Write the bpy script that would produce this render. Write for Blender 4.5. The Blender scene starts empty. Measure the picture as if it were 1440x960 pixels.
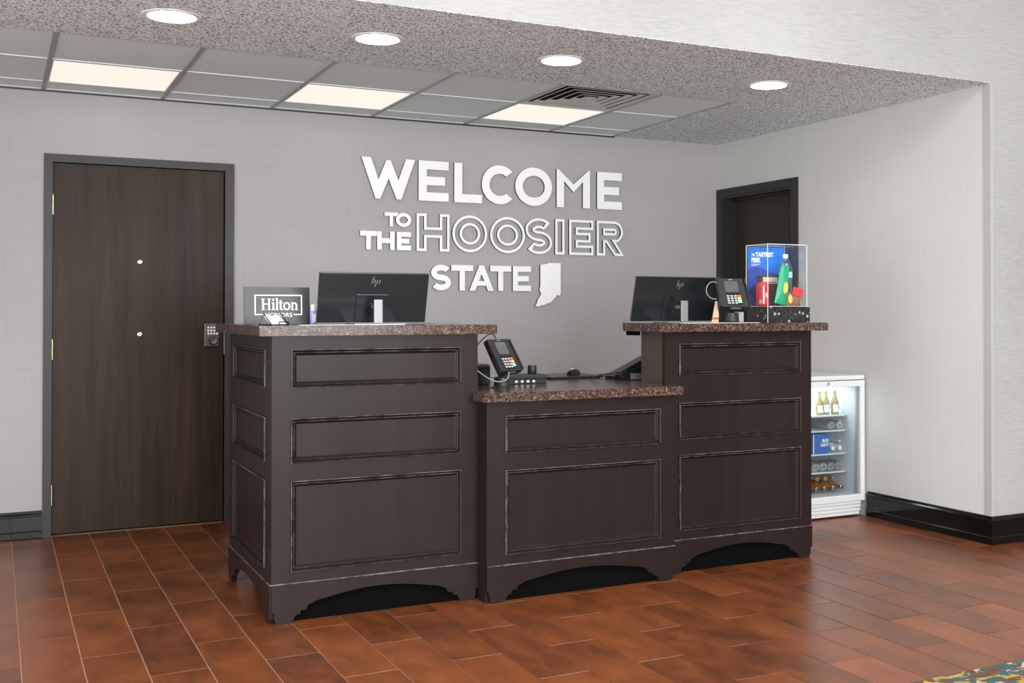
import bpy, bmesh, math, random
from mathutils import Vector, Matrix
from mathutils.geometry import tessellate_polygon

random.seed(7)
S = bpy.context.scene
COL = S.collection
R = math.radians

# ------------------------------------------------------------------ camera
F_PX, CX, CY = 1573.45, 809.73, 418.80
cd = bpy.data.cameras.new('camera')
cd.sensor_fit = 'HORIZONTAL'
cd.sensor_width = 36.0
cd.lens = F_PX / 1440 * 36.0
cd.shift_x = (720 - CX) / 1440
cd.shift_y = (CY - 480) / 1440
cd.clip_start = 0.05
cam = bpy.data.objects.new('camera', cd)
COL.objects.link(cam)
cam.location = (0, -6.7443, 1.2348)
cam.rotation_euler = (R(90 + 0.627), 0, R(-27.453))
S.camera = cam

# ------------------------------------------------------------------ world, exposure, big lights
S.view_settings.view_transform = 'Standard'
S.view_settings.look = 'None'
S.view_settings.gamma = 1
S.view_settings.use_curve_mapping = False
S.view_settings.exposure = 1.08
w = bpy.data.worlds.new('sky')
S.world = w
w.use_nodes = True
bg = w.node_tree.nodes['Background']
bg.inputs[0].default_value = (0.85, 0.93, 1.0, 1)
bg.inputs[1].default_value = 1.0


def area(name, loc, rot, sx, sy, power, color):
    l = bpy.data.lights.new(name, 'AREA')
    l.shape = 'RECTANGLE'
    l.size = sx
    l.size_y = sy
    l.energy = power
    l.color = color
    o = bpy.data.objects.new(name, l)
    COL.objects.link(o)
    o.location = loc
    o.rotation_euler = rot
    return o


# daylight entering through two assumed, unseen lobby windows (openings modelled below)
area('assumed_daylight', (1.2, -10.9, 1.75), (R(90), 0, 0), 6.4, 2.3, 270, (0.95, 0.985, 1.0))
area('assumed_daylight', (-2.12, -4.9, 1.35), (R(90), 0, R(-90)), 3.6, 2.3, 56, (0.95, 0.985, 1.0))  # left window light, added to lift the ceiling and right wall
# unseen fill light under the lobby ceiling, added to brighten floor and ledges
area('lobby_fill_light', (2.6, -5.3, 3.47), (0, 0, 0), 4.0, 2.4, 72, (0.98, 0.98, 0.97))

# ------------------------------------------------------------------ materials
MATS = {}


def newmat(name):
    m = bpy.data.materials.new(name)
    m.use_nodes = True
    nt = m.node_tree
    b = nt.nodes['Principled BSDF']
    MATS[name] = m
    return m, nt, b


def N(nt, t, **kw):
    n = nt.nodes.new(t)
    for k, v in kw.items():
        setattr(n, k, v)
    return n


def mat(name, col, rough=0.5, metal=0.0, spec=0.5, **kw):
    m, nt, b = newmat(name)
    b.inputs['Base Color'].default_value = (*col, 1)
    b.inputs['Roughness'].default_value = rough
    b.inputs['Metallic'].default_value = metal
    b.inputs['Specular IOR Level'].default_value = spec
    for k, v in kw.items():
        b.inputs[k].default_value = v
    # faint procedural mottling so nothing is perfectly flat
    tc = N(nt, 'ShaderNodeTexCoord')
    nz = N(nt, 'ShaderNodeTexNoise')
    nz.inputs['Scale'].default_value = 14
    nt.links.new(tc.outputs['Object'], nz.inputs['Vector'])
    mr = N(nt, 'ShaderNodeMapRange')
    mr.inputs['To Min'].default_value = max(0.02, rough - 0.04)
    mr.inputs['To Max'].default_value = min(1, rough + 0.04)
    nt.links.new(nz.outputs['Fac'], mr.inputs['Value'])
    nt.links.new(mr.outputs[0], b.inputs['Roughness'])
    return m


def emit(name, col, strength):
    m, nt, b = newmat(name)
    b.inputs['Base Color'].default_value = (0.8, 0.8, 0.8, 1)
    b.inputs['Emission Color'].default_value = (*col, 1)
    b.inputs['Emission Strength'].default_value = strength
    return m


def ramp(nt, stops, interp='LINEAR'):
    r = N(nt, 'ShaderNodeValToRGB')
    r.color_ramp.interpolation = interp
    e = r.color_ramp.elements
    while len(e) > 1:
        e.remove(e[-1])
    e[0].position = stops[0][0]
    e[0].color = (*stops[0][1], 1)
    for p, c in stops[1:]:
        x = e.new(p)
        x.color = (*c, 1)
    return r


def coords(nt, kind='Object', scale=(1, 1, 1), rot=(0, 0, 0)):
    tc = N(nt, 'ShaderNodeTexCoord')
    mp = N(nt, 'ShaderNodeMapping')
    mp.inputs['Scale'].default_value = scale
    mp.inputs['Rotation'].default_value = rot
    nt.links.new(tc.outputs[kind], mp.inputs['Vector'])
    return mp.outputs[0]


def noise(nt, vec, scale, detail=3, rough=0.5):
    n = N(nt, 'ShaderNodeTexNoise')
    n.inputs['Scale'].default_value = scale
    n.inputs['Detail'].default_value = detail
    n.inputs['Roughness'].default_value = rough
    nt.links.new(vec, n.inputs['Vector'])
    return n.outputs['Fac']


def bump(nt, b, h, strength, dist):
    bp = N(nt, 'ShaderNodeBump')
    bp.inputs['Strength'].default_value = strength
    bp.inputs['Distance'].default_value = dist
    nt.links.new(h, bp.inputs['Height'])
    nt.links.new(bp.outputs[0], b.inputs['Normal'])


def mul(nt, a, c):
    m = N(nt, 'ShaderNodeMath', operation='MULTIPLY')
    nt.links.new(a, m.inputs[0])
    m.inputs[1].default_value = c
    return m.outputs[0]


def add(nt, a, c):
    m = N(nt, 'ShaderNodeMath', operation='ADD')
    nt.links.new(a, m.inputs[0])
    nt.links.new(c, m.inputs[1])
    return m.outputs[0]


def wallpaper(name, c1, c2, sc_a, sc_b, strength, rough=0.75):
    m, nt, b = newmat(name)
    h1 = noise(nt, coords(nt, 'Object', sc_a), 1, 3, 0.6)
    h2 = noise(nt, coords(nt, 'Object', sc_b), 1, 3, 0.6)
    h3 = noise(nt, coords(nt), 1.1, 2, 0.5)
    s = add(nt, mul(nt, h1, 0.5), mul(nt, h2, 0.5))
    s2 = add(nt, mul(nt, s, 0.7), mul(nt, h3, 0.3))
    rp = ramp(nt, [(0.38, c1), (0.62, c2)])
    nt.links.new(s2, rp.inputs[0])
    nt.links.new(rp.outputs[0], b.inputs['Base Color'])
    b.inputs['Roughness'].default_value = rough
    b.inputs['Specular IOR Level'].default_value = 0.3
    bump(nt, b, s, strength, 0.002)
    return m


def wood(name, cols, rough, gscale=(26, 26, 1.3), spec=0.4):
    m, nt, b = newmat(name)
    v = coords(nt, 'Object', gscale)
    n1 = noise(nt, v, 1.0, 5, 0.62)
    n2 = noise(nt, coords(nt, 'Object', (6, 6, 0.5)), 1.0, 3, 0.5)
    n3 = noise(nt, coords(nt, 'Object', (150, 150, 4)), 1.0, 2, 0.5)
    s = add(nt, add(nt, mul(nt, n1, 0.45), mul(nt, n2, 0.35)), mul(nt, n3, 0.2))
    rp = ramp(nt, cols)
    nt.links.new(s, rp.inputs[0])
    nt.links.new(rp.outputs[0], b.inputs['Base Color'])
    b.inputs['Roughness'].default_value = rough
    b.inputs['Specular IOR Level'].default_value = spec
    bump(nt, b, n3, 0.12, 0.001)
    return m


wallpaper('wall_grey', (0.375, 0.352, 0.358), (0.43, 0.403, 0.41), (3, 3, 160), (160, 160, 3), 0.12)
wallpaper('wall_warm', (0.575, 0.567, 0.545), (0.625, 0.617, 0.595), (3, 3, 140), (140, 140, 3), 0.12)
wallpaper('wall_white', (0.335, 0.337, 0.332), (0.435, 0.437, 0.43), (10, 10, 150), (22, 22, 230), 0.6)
mat('paint_white', (0.72, 0.71, 0.69), 0.6)
mat('gypsum', (0.8, 0.79, 0.77), 0.8)

# popcorn ceiling
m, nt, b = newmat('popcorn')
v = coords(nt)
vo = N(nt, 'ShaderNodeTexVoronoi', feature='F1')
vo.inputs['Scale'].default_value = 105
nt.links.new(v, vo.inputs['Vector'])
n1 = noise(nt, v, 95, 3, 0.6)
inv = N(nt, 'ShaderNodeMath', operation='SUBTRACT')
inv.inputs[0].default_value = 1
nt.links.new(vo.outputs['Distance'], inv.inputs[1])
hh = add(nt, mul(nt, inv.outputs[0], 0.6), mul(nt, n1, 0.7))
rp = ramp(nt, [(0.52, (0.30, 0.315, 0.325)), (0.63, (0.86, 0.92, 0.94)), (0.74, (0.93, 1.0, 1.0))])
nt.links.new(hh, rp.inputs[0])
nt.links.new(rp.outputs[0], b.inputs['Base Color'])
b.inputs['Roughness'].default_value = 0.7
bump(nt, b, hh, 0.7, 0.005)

# mineral ceiling tile
m, nt, b = newmat('ceiling_tile')
v = coords(nt)
n1 = noise(nt, v, 260, 2, 0.5)
rp = ramp(nt, [(0.3, (0.76, 0.84, 0.855)), (0.6, (0.82, 0.90, 0.915))])
nt.links.new(n1, rp.inputs[0])
nt.links.new(rp.outputs[0], b.inputs['Base Color'])
b.inputs['Roughness'].default_value = 0.85
bump(nt, b, n1, 0.2, 0.001)
mat('grid_metal', (0.66, 0.69, 0.69), 0.45)
mat('grid_metal_shaded', (0.37, 0.39, 0.39), 0.5)  # grid metal darkened, painting in the shade on the depth bars

# floor tile: porcelain, each piece its own shade
m, nt, b = newmat('floor_tile')
tc = N(nt, 'ShaderNodeTexCoord')
oi = N(nt, 'ShaderNodeObjectInfo')
off = N(nt, 'ShaderNodeVectorMath', operation='SCALE')
cmb = N(nt, 'ShaderNodeCombineXYZ')
nt.links.new(oi.outputs['Random'], cmb.inputs[0])
nt.links.new(oi.outputs['Random'], cmb.inputs[1])
nt.links.new(cmb.outputs[0], off.inputs[0])
off.inputs['Scale'].default_value = 37
ad = N(nt, 'ShaderNodeVectorMath', operation='ADD')
nt.links.new(tc.outputs['Object'], ad.inputs[0])
nt.links.new(off.outputs[0], ad.inputs[1])
mp = N(nt, 'ShaderNodeMapping')
mp.inputs['Scale'].default_value = (1.6, 0.8, 1)
nt.links.new(ad.outputs[0], mp.inputs['Vector'])
n1 = noise(nt, mp.outputs[0], 4.5, 6, 0.66)
n2 = noise(nt, ad.outputs[0], 60, 3, 0.5)
s = add(nt, add(nt, mul(nt, n1, 0.72), mul(nt, n2, 0.11)), mul(nt, oi.outputs['Random'], 0.17))
rp = ramp(nt, [(0.28, (0.065, 0.019, 0.006)), (0.42, (0.13, 0.036, 0.010)), (0.58, (0.215, 0.059, 0.015)),
               (0.78, (0.30, 0.088, 0.025))])
nt.links.new(s, rp.inputs[0])
nt.links.new(rp.outputs[0], b.inputs['Base Color'])
mr = N(nt, 'ShaderNodeMapRange')
mr.inputs['To Min'].default_value = 0.30
mr.inputs['To Max'].default_value = 0.42
nt.links.new(n1, mr.inputs['Value'])
nt.links.new(mr.outputs[0], b.inputs['Roughness'])
b.inputs['Specular IOR Level'].default_value = 0.5
b.inputs['Specular IOR Level'].default_value = 0.75
bump(nt, b, n2, 0.05, 0.001)
mat('grout', (0.72, 0.46, 0.30), 0.8)

# polished granite
m, nt, b = newmat('granite')
v = coords(nt)
vo = N(nt, 'ShaderNodeTexVoronoi', feature='F1')
vo.inputs['Scale'].default_value = 190
nv = N(nt, 'ShaderNodeTexNoise')
nv.inputs['Scale'].default_value = 30
nt.links.new(v, nv.inputs['Vector'])
mx = N(nt, 'ShaderNodeVectorMath', operation='MULTIPLY_ADD')
nt.links.new(nv.outputs['Color'], mx.inputs[0])
mx.inputs[1].default_value = (0.03, 0.03, 0.03)
nt.links.new(v, mx.inputs[2])
nt.links.new(mx.outputs[0], vo.inputs['Vector'])
n1 = noise(nt, v, 60, 4, 0.6)
sepc = N(nt, 'ShaderNodeSeparateColor')
nt.links.new(vo.outputs['Color'], sepc.inputs[0])
s = add(nt, mul(nt, sepc.outputs[0], 0.5), mul(nt, n1, 0.6))
rp = ramp(nt, [(0.22, (0.014, 0.009, 0.008)), (0.48, (0.05, 0.030, 0.025)), (0.66, (0.10, 0.060, 0.046)),
               (0.82, (0.20, 0.130, 0.10)), (0.95, (0.42, 0.34, 0.28))])
nt.links.new(s, rp.inputs[0])
nt.links.new(rp.outputs[0], b.inputs['Base Color'])
b.inputs['Roughness'].default_value = 0.19
b.inputs['Specular IOR Level'].default_value = 0.28

wood('counter_wood', [(0.3, (0.0140, 0.0083, 0.0073)), (0.5, (0.0180, 0.0113, 0.0103)), (0.7, (0.0235, 0.0160, 0.0148))], 0.33,
     (9, 9, 1.0), 0.20)
m, nt, b = newmat('worn_highlight_edge')  # rubbed paint, with the edge highlight also put into the colour
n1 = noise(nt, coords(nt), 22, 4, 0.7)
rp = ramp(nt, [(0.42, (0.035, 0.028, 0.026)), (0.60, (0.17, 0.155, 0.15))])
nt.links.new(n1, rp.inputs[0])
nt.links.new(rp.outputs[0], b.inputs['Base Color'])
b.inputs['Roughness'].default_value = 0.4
wood('side_wood', [(0.3, (0.052, 0.037, 0.026)), (0.5, (0.062, 0.045, 0.032)), (0.7, (0.072, 0.053, 0.038))], 0.45, (9, 9, 1.0))
wood('door_walnut', [(0.25, (0.009, 0.0042, 0.0018)), (0.42, (0.022, 0.0115, 0.0055)), (0.55, (0.036, 0.020, 0.0105)),
                     (0.75, (0.062, 0.038, 0.022))], 0.42, spec=0.15)
wood('door_dark', [(0.25, (0.016, 0.009, 0.006)), (0.5, (0.032, 0.020, 0.015)), (0.75, (0.05, 0.033, 0.026))], 0.45)
mat('frame_brown', (0.033, 0.030, 0.028), 0.42, spec=0.3)
mat('frame_black', (0.018, 0.016, 0.015), 0.32)
mat('base_black', (0.004, 0.0038, 0.0038), 0.12, spec=0.35)
mat('kick_black', (0.003, 0.003, 0.003), 0.9, spec=0.04)
mat('letter_white', (0.93, 0.925, 0.92), 0.4)
mat('letter_side', (0.012, 0.011, 0.011), 0.5)
mat('letter_edge', (0.30, 0.29, 0.285), 0.5)
mat('brass', (0.72, 0.48, 0.18), 0.25, 1.0)
mat('bronze', (0.085, 0.075, 0.07), 0.38, 0.5)
mat('nickel', (0.62, 0.60, 0.57), 0.25, 1.0)
mat('white_button', (0.85, 0.85, 0.83), 0.4)
mat('plastic_black', (0.009, 0.009, 0.010), 0.35, spec=0.3)
mat('plastic_black_rough', (0.016, 0.016, 0.017), 0.55)
mat('plastic_dark', (0.022, 0.023, 0.025), 0.34, spec=0.35)
mat('panel_black', (0.010, 0.012, 0.015), 0.22, spec=0.7)
mat('screen_grey', (0.09, 0.10, 0.11), 0.15)
mat('silver', (0.30, 0.30, 0.31), 0.45, 0.6)
mat('sign_black', (0.028, 0.029, 0.031), 0.35)
mat('white_print', (0.9, 0.9, 0.9), 0.5)
mat('grey_print', (0.42, 0.42, 0.42), 0.5)
mat('paper', (0.88, 0.89, 0.92), 0.6)
mat('violet_gel', (0.42, 0.38, 0.82), 0.2)
mat('key_red', (0.85, 0.12, 0.05), 0.4)
mat('key_yellow', (0.9, 0.72, 0.06), 0.4)
mat('key_green', (0.30, 0.72, 0.50), 0.4)
mat('key_grey', (0.16, 0.17, 0.18), 0.4)
mat('tag_tan', (0.62, 0.42, 0.30), 0.6)
mat('tag_red', (0.40, 0.10, 0.08), 0.6)
mat('cable_black', (0.012, 0.012, 0.012), 0.4)
mat('cable_grey', (0.30, 0.29, 0.30), 0.35)
mat('can_red', (0.72, 0.022, 0.03), 0.28)
mat('can_metal', (0.72, 0.72, 0.73), 0.25, 1.0)
mat('bag_green', (0.01, 0.42, 0.20), 0.3)
mat('bag_yellow', (0.85, 0.65, 0.12), 0.35)
mat('bag_blue', (0.02, 0.10, 0.45), 0.35)
mat('label_teal', (0.10, 0.52, 0.60), 0.4)
mat('carton_brown', (0.10, 0.055, 0.04), 0.5)
mat('carton_cream', (0.75, 0.66, 0.50), 0.55)
mat('candy_brown', (0.32, 0.15, 0.08), 0.45)
mat('tag_crimson', (0.75, 0.04, 0.06), 0.4)
mat('fridge_white', (0.70, 0.71, 0.71), 0.32)
mat('fridge_liner', (0.66, 0.70, 0.72), 0.4)
mat('gasket_grey', (0.33, 0.35, 0.36), 0.5)
mat('seam_dark', (0.06, 0.06, 0.065), 0.6)
mat('label_white', (0.85, 0.86, 0.84), 0.5)
mat('box_blue', (0.03, 0.12, 0.42), 0.45)
mat('guard_white', (0.42, 0.43, 0.425), 0.45)
mat('duct_black', (0.012, 0.012, 0.012), 0.7)
mat('vent_grey', (0.60, 0.585, 0.56), 0.5)
emit('troffer_glow', (1.0, 0.89, 0.76), 0.36)
emit('downlight_glow', (1.0, 0.95, 0.88), 15.0)


def glassy(name, tint, gloss=0.12, rough=0.02, alpha_tint=1.0):
    m = bpy.data.materials.new(name)
    m.use_nodes = True
    nt = m.node_tree
    nt.nodes.clear()
    out = N(nt, 'ShaderNodeOutputMaterial')
    mixn = N(nt, 'ShaderNodeMixShader')
    tr = N(nt, 'ShaderNodeBsdfTransparent')
    gl = N(nt, 'ShaderNodeBsdfGlossy')
    lw = N(nt, 'ShaderNodeLayerWeight')
    tr.inputs[0].default_value = (*tint, 1)
    gl.inputs['Roughness'].default_value = rough
    pw = N(nt, 'ShaderNodeMath', operation='POWER')
    nt.links.new(lw.outputs['Facing'], pw.inputs[0])
    pw.inputs[1].default_value = 3.5
    mr = N(nt, 'ShaderNodeMath', operation='MULTIPLY_ADD')
    nt.links.new(pw.outputs[0], mr.inputs[0])
    mr.inputs[1].default_value = 0.7
    mr.inputs[2].default_value = 0.02 + gloss * 0.1
    nt.links.new(mr.outputs[0], mixn.inputs[0])
    nt.links.new(tr.outputs[0], mixn.inputs[1])
    nt.links.new(gl.outputs[0], mixn.inputs[2])
    nt.links.new(mixn.outputs[0], out.inputs[0])
    MATS[name] = m
    return m


glassy('acrylic', (0.97, 0.98, 0.985))
glassy('glass', (0.90, 0.93, 0.94))
glassy('clear_bottle', (0.84, 0.90, 0.95), 1.8, 0.08)
glassy('amber_bottle', (0.55, 0.20, 0.03), 0.4, 0.05)
glassy('pale_bottle', (0.80, 0.76, 0.50), 0.4, 0.05)
mat('acrylic_edge', (0.85, 0.88, 0.90), 0.2)
mat('amber_solid', (0.35, 0.12, 0.015), 0.12)
mat('pale_solid', (0.30, 0.26, 0.11), 0.12)
mat('clear_solid', (0.62, 0.66, 0.68), 0.15)

# poster: blue waves, flat print
m, nt, b = newmat('poster_blue')
tc = N(nt, 'ShaderNodeTexCoord')
sx = N(nt, 'ShaderNodeSeparateXYZ')
nt.links.new(tc.outputs['Object'], sx.inputs[0])
wv = N(nt, 'ShaderNodeMath', operation='SINE')
nt.links.new(mul(nt, sx.outputs[0], 26), wv.inputs[0])
s = add(nt, sx.outputs[2], mul(nt, wv.outputs[0], 0.018))
mr = N(nt, 'ShaderNodeMapRange')
mr.inputs['From Min'].default_value = -0.16
mr.inputs['From Max'].default_value = 0.16
nt.links.new(s, mr.inputs['Value'])
rp = ramp(nt, [(0.0, (0.004, 0.02, 0.16)), (0.28, (0.006, 0.04, 0.30)), (0.30, (0.03, 0.07, 0.42)),
               (0.60, (0.05, 0.13, 0.62)), (0.62, (0.01, 0.20, 0.72)), (1.0, (0.01, 0.24, 0.80))], 'CONSTANT')
nt.links.new(mr.outputs[0], rp.inputs[0])
nt.links.new(rp.outputs[0], b.inputs['Base Color'])
b.inputs['Roughness'].default_value = 0.4

# display base: black with white scattered marks
m, nt, b = newmat('base_print')
v = coords(nt)
vo = N(nt, 'ShaderNodeTexVoronoi', feature='F1')
vo.inputs['Scale'].default_value = 34
nt.links.new(v, vo.inputs['Vector'])
vo2 = N(nt, 'ShaderNodeTexVoronoi', feature='DISTANCE_TO_EDGE')
vo2.inputs['Scale'].default_value = 60
nt.links.new(v, vo2.inputs['Vector'])
r1 = ramp(nt, [(0.0, (0.45, 0.45, 0.45)), (0.24, (0.25, 0.25, 0.25)), (0.30, (0, 0, 0))])
nt.links.new(vo.outputs['Distance'], r1.inputs[0])
r2 = ramp(nt, [(0.0, (0.10, 0.10, 0.10)), (0.06, (0.008, 0.008, 0.008))])
nt.links.new(vo2.outputs['Distance'], r2.inputs[0])
mxn = N(nt, 'ShaderNodeMix', data_type='RGBA', blend_type='ADD')
mxn.inputs[0].default_value = 1
nt.links.new(r1.outputs[0], mxn.inputs[6])
nt.links.new(r2.outputs[0], mxn.inputs[7])
nt.links.new(mxn.outputs[2], b.inputs['Base Color'])
b.inputs['Roughness'].default_value = 0.3

# rug
m, nt, b = newmat('rug_print')
v = coords(nt, 'Object', (1, 2.2, 1), (0, 0, 0.6))
vo = N(nt, 'ShaderNodeTexVoronoi', feature='F1')
vo.inputs['Scale'].default_value = 21
nvn = N(nt, 'ShaderNodeTexNoise')
nvn.inputs['Scale'].default_value = 9
nt.links.new(v, nvn.inputs['Vector'])
mx = N(nt, 'ShaderNodeVectorMath', operation='MULTIPLY_ADD')
nt.links.new(nvn.outputs['Color'], mx.inputs[0])
mx.inputs[1].default_value = (0.25, 0.25, 0.25)
nt.links.new(v, mx.inputs[2])
nt.links.new(mx.outputs[0], vo.inputs['Vector'])
sc_ = N(nt, 'ShaderNodeSeparateColor')
nt.links.new(vo.outputs['Color'], sc_.inputs[0])
rp = ramp(nt, [(0.0, (0.03, 0.085, 0.09)), (0.22, (0.11, 0.040, 0.016)), (0.50, (0.38, 0.25, 0.035)), (0.62, (0.42, 0.38, 0.26)),
               (0.73, (0.06, 0.085, 0.11)), (0.86, (0.16, 0.060, 0.025))], 'CONSTANT')
nt.links.new(sc_.outputs[0], rp.inputs[0])
nt.links.new(rp.outputs[0], b.inputs['Base Color'])
b.inputs['Roughness'].default_value = 0.95
bump(nt, b, noise(nt, coords(nt), 400, 2), 0.5, 0.003)


# ------------------------------------------------------------------ mesh helpers
class MB:
    """collects shapes; build() links them as ONE mesh object"""

    def __init__(self):
        self.v, self.f, self.mi, self.sm = [], [], [], []

    def add(self, vs, fs, mi=0, smooth=False, M=None):
        o = len(self.v)
        for p in vs:
            p = Vector(p)
            self.v.append(tuple(M @ p) if M else tuple(p))
        for f in fs:
            self.f.append([i + o for i in f])
            self.mi.append(mi)
            self.sm.append(smooth)
        return self

    def box(self, x0, y0, z0, x1, y1, z1, mi=0, M=None, ch=0.0):
        if ch > 0:
            c = ch
            vs, fs = [], []
            bm = bmesh.new()
            bmesh.ops.create_cube(bm, size=1)
            for q in bm.verts:
                q.co = Vector(((x0 + x1) / 2 + q.co.x * (x1 - x0), (y0 + y1) / 2 + q.co.y * (y1 - y0),
                               (z0 + z1) / 2 + q.co.z * (z1 - z0)))
            bmesh.ops.bevel(bm, geom=list(bm.edges), offset=c, segments=2, affect='EDGES', profile=0.6)
            bm.verts.index_update()
            vs = [q.co.copy() for q in bm.verts]
            fs = [[q.index for q in f.verts] for f in bm.faces]
            bm.free()
            return self.add(vs, fs, mi, False, M)
        vs = [(x0, y0, z0), (x1, y0, z0), (x1, y1, z0), (x0, y1, z0), (x0, y0, z1), (x1, y0, z1), (x1, y1, z1), (x0, y1, z1)]
        fs = [(0, 3, 2, 1), (4, 5, 6, 7), (0, 1, 5, 4), (1, 2, 6, 5), (2, 3, 7, 6), (3, 0, 4, 7)]
        return self.add(vs, fs, mi, False, M)

    def lathe(self, prof, n=24, c=(0, 0, 0), mi=0, M=None, smooth=True):
        vs, fs = [], []
        for (r, z) in prof:
            for i in range(n):
                a = 2 * math.pi * i / n
                vs.append((c[0] + r * math.cos(a), c[1] + r * math.sin(a), c[2] + z))
        for k in range(len(prof) - 1):
            for i in range(n):
                j = (i + 1) % n
                fs.append((k * n + i, k * n + j, (k + 1) * n + j, (k + 1) * n + i))
        fs.append(tuple(range(n - 1, -1, -1)))
        fs.append(tuple(range((len(prof) - 1) * n, len(prof) * n)))
        return self.add(vs, fs, mi, smooth, M)

    def tube(self, pts, r, n=8, mi=0, M=None):
        pts = [Vector(p) for p in pts]
        vs, fs = [], []
        up = Vector((0, 0, 1))
        for k, p in enumerate(pts):
            d = (pts[min(k + 1, len(pts) - 1)] - pts[max(k - 1, 0)]).normalized()
            a = d.cross(up)
            if a.length < 0.1:
                a = d.cross(Vector((1, 0, 0)))
            a.normalize()
            bb = d.cross(a)
            for i in range(n):
                t = 2 * math.pi * i / n
                vs.append(p + a * r * math.cos(t) + bb * r * math.sin(t))
        for k in range(len(pts) - 1):
            for i in range(n):
                j = (i + 1) % n
                fs.append((k * n + i, k * n + j, (k + 1) * n + j, (k + 1) * n + i))
        fs.append(tuple(range(n - 1, -1, -1)))
        fs.append(tuple(range((len(pts) - 1) * n, len(pts) * n)))
        return self.add(vs, fs, mi, True, M)

    def prism(self, loops, y0, y1, mi=0, mside=None, M=None):
        """loops: [outer, hole, ...] of (x,z); extruded from y0 (front) to y1"""
        mside = mi if mside is None else mside
        flat = [Vector((x, z, 0)) for l in loops for (x, z) in l]
        tris = tessellate_polygon([[Vector((x, z, 0)) for (x, z) in l] for l in loops])
        n = len(flat)
        vs = [(p.x, y0, p.y) for p in flat] + [(p.x, y1, p.y) for p in flat]
        ft, bk = [], []
        for t in tris:
            a, b_, c = [flat[i] for i in t]
            cr = (b_ - a).cross(c - a).z
            t = t if cr > 0 else (t[0], t[2], t[1])
            # +z of (x,z) plane looks toward -y
            ft.append(tuple(t))
            bk.append((t[0] + n, t[2] + n, t[1] + n))
        self.add(vs, ft, mi, False, M)
        o = len(self.v) - len(vs)
        for f in bk:
            self.f.append([i + o for i in f]); self.mi.append(mside); self.sm.append(False)
        s = 0
        for l in loops:
            k = len(l)
            ar = sum(l[i][0] * l[(i + 1) % k][1] - l[(i + 1) % k][0] * l[i][1] for i in range(k))
            hole = l is not loops[0]
            ccw = ar > 0
            for i in range(k):
                a, b_ = s + i, s + (i + 1) % k
                q = [a, a + n, b_ + n, b_] if (ccw != hole) else [a, b_, b_ + n, a + n]
                self.f.append([x + o for x in q]); self.mi.append(mside); self.sm.append(False)
            s += k
        return self

    def mesh(self, name, mats):
        me = bpy.data.meshes.new(name)
        me.from_pydata(self.v, [], self.f)
        for mm in (mats if isinstance(mats, (list, tuple)) else [mats]):
            me.materials.append(MATS[mm])
        for i, p in enumerate(me.polygons):
            p.material_index = self.mi[i]
            p.use_smooth = self.sm[i]
        if any(self.sm):
            try:
                me.set_sharp_from_angle(angle=R(40))
            except Exception:
                pass
        me.update()
        return me

    def build(self, name, mats, parent=None, loc=None):
        o = bpy.data.objects.new(name, self.mesh(name, mats))
        COL.objects.link(o)
        if parent:
            o.parent = parent
        if loc is not None:
            o.location = loc
        return o


def recentre(o):
    """put a mesh object's origin at the middle of its base"""
    me = o.data
    xs = [v.co for v in me.vertices]
    c = Vector(((min(p.x for p in xs) + max(p.x for p in xs)) / 2, (min(p.y for p in xs) + max(p.y for p in xs)) / 2,
                min(p.z for p in xs)))
    for v in me.vertices:
        v.co -= c
    o.location = o.location + c
    return o


def tag(o, label=None, cat=None, group=None, kind=None):
    if label: o['label'] = label
    if cat: o['category'] = cat
    if group: o['group'] = group
    if kind: o['kind'] = kind
    return o


def thing(name, label, cat, loc=(0, 0, 0), rz=0.0, group=None):
    o = bpy.data.objects.new(name, None)
    o.empty_display_size = 0.05
    COL.objects.link(o)
    o.location = loc
    o.rotation_euler = (0, 0, rz)
    return tag(o, label, cat, group)


def struct(o):
    o['kind'] = 'structure'
    return o


def copy_tree(o, parent=None):
    c = o.copy()
    COL.objects.link(c)
    c.parent = parent
    for ch in list(o.children):
        copy_tree(ch, c)
    return c


def text_part(txt, size, name, material, parent, M, bold=0.0, width=None, height=None, thick=0.0006):
    """flat raised lettering from Blender's built-in font, in the local x-z plane facing -y"""
    cu = bpy.data.curves.new(name, 'FONT')
    cu.body = txt
    cu.size = size
    cu.offset = bold
    cu.resolution_u = 3
    cu.extrude = thick / 2
    tmp = bpy.data.objects.new(name, cu)
    COL.objects.link(tmp)
    dg = bpy.context.evaluated_depsgraph_get()
    dg.update()
    me = bpy.data.meshes.new_from_object(tmp.evaluated_get(dg))
    bpy.data.objects.remove(tmp)
    xs = [v.co.x for v in me.vertices]; ys = [v.co.y for v in me.vertices]
    x0, x1, y0, y1 = min(xs), max(xs), min(ys), max(ys)
    sx_ = width / (x1 - x0) if width else 1
    sy_ = height / (y1 - y0) if height else sx_
    for v in me.vertices:
        p = v.co
        v.co = M @ Vector(((p.x - x0) * sx_, -p.z, (p.y - y0) * sy_))
    me.materials.clear()
    me.materials.append(MATS[material])
    me.name = name
    o = bpy.data.objects.new(name, me)
    COL.objects.link(o)
    o.parent = parent
    return o


# ------------------------------------------------------------------ room shell
XR = 4.667      # right wall of the desk alcove
YS = -2.513     # soffit / bulkhead plane
H = 2.4384
XL, YB, XRL, HL = -2.2, -11.0, 8.2, 3.5
X0, GT = 0.2295, 0.6147
YG = (-1.432, -0.830, -0.235, 0.0)
XE = 3.80
XG0 = X0 - 3 * GT

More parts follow.
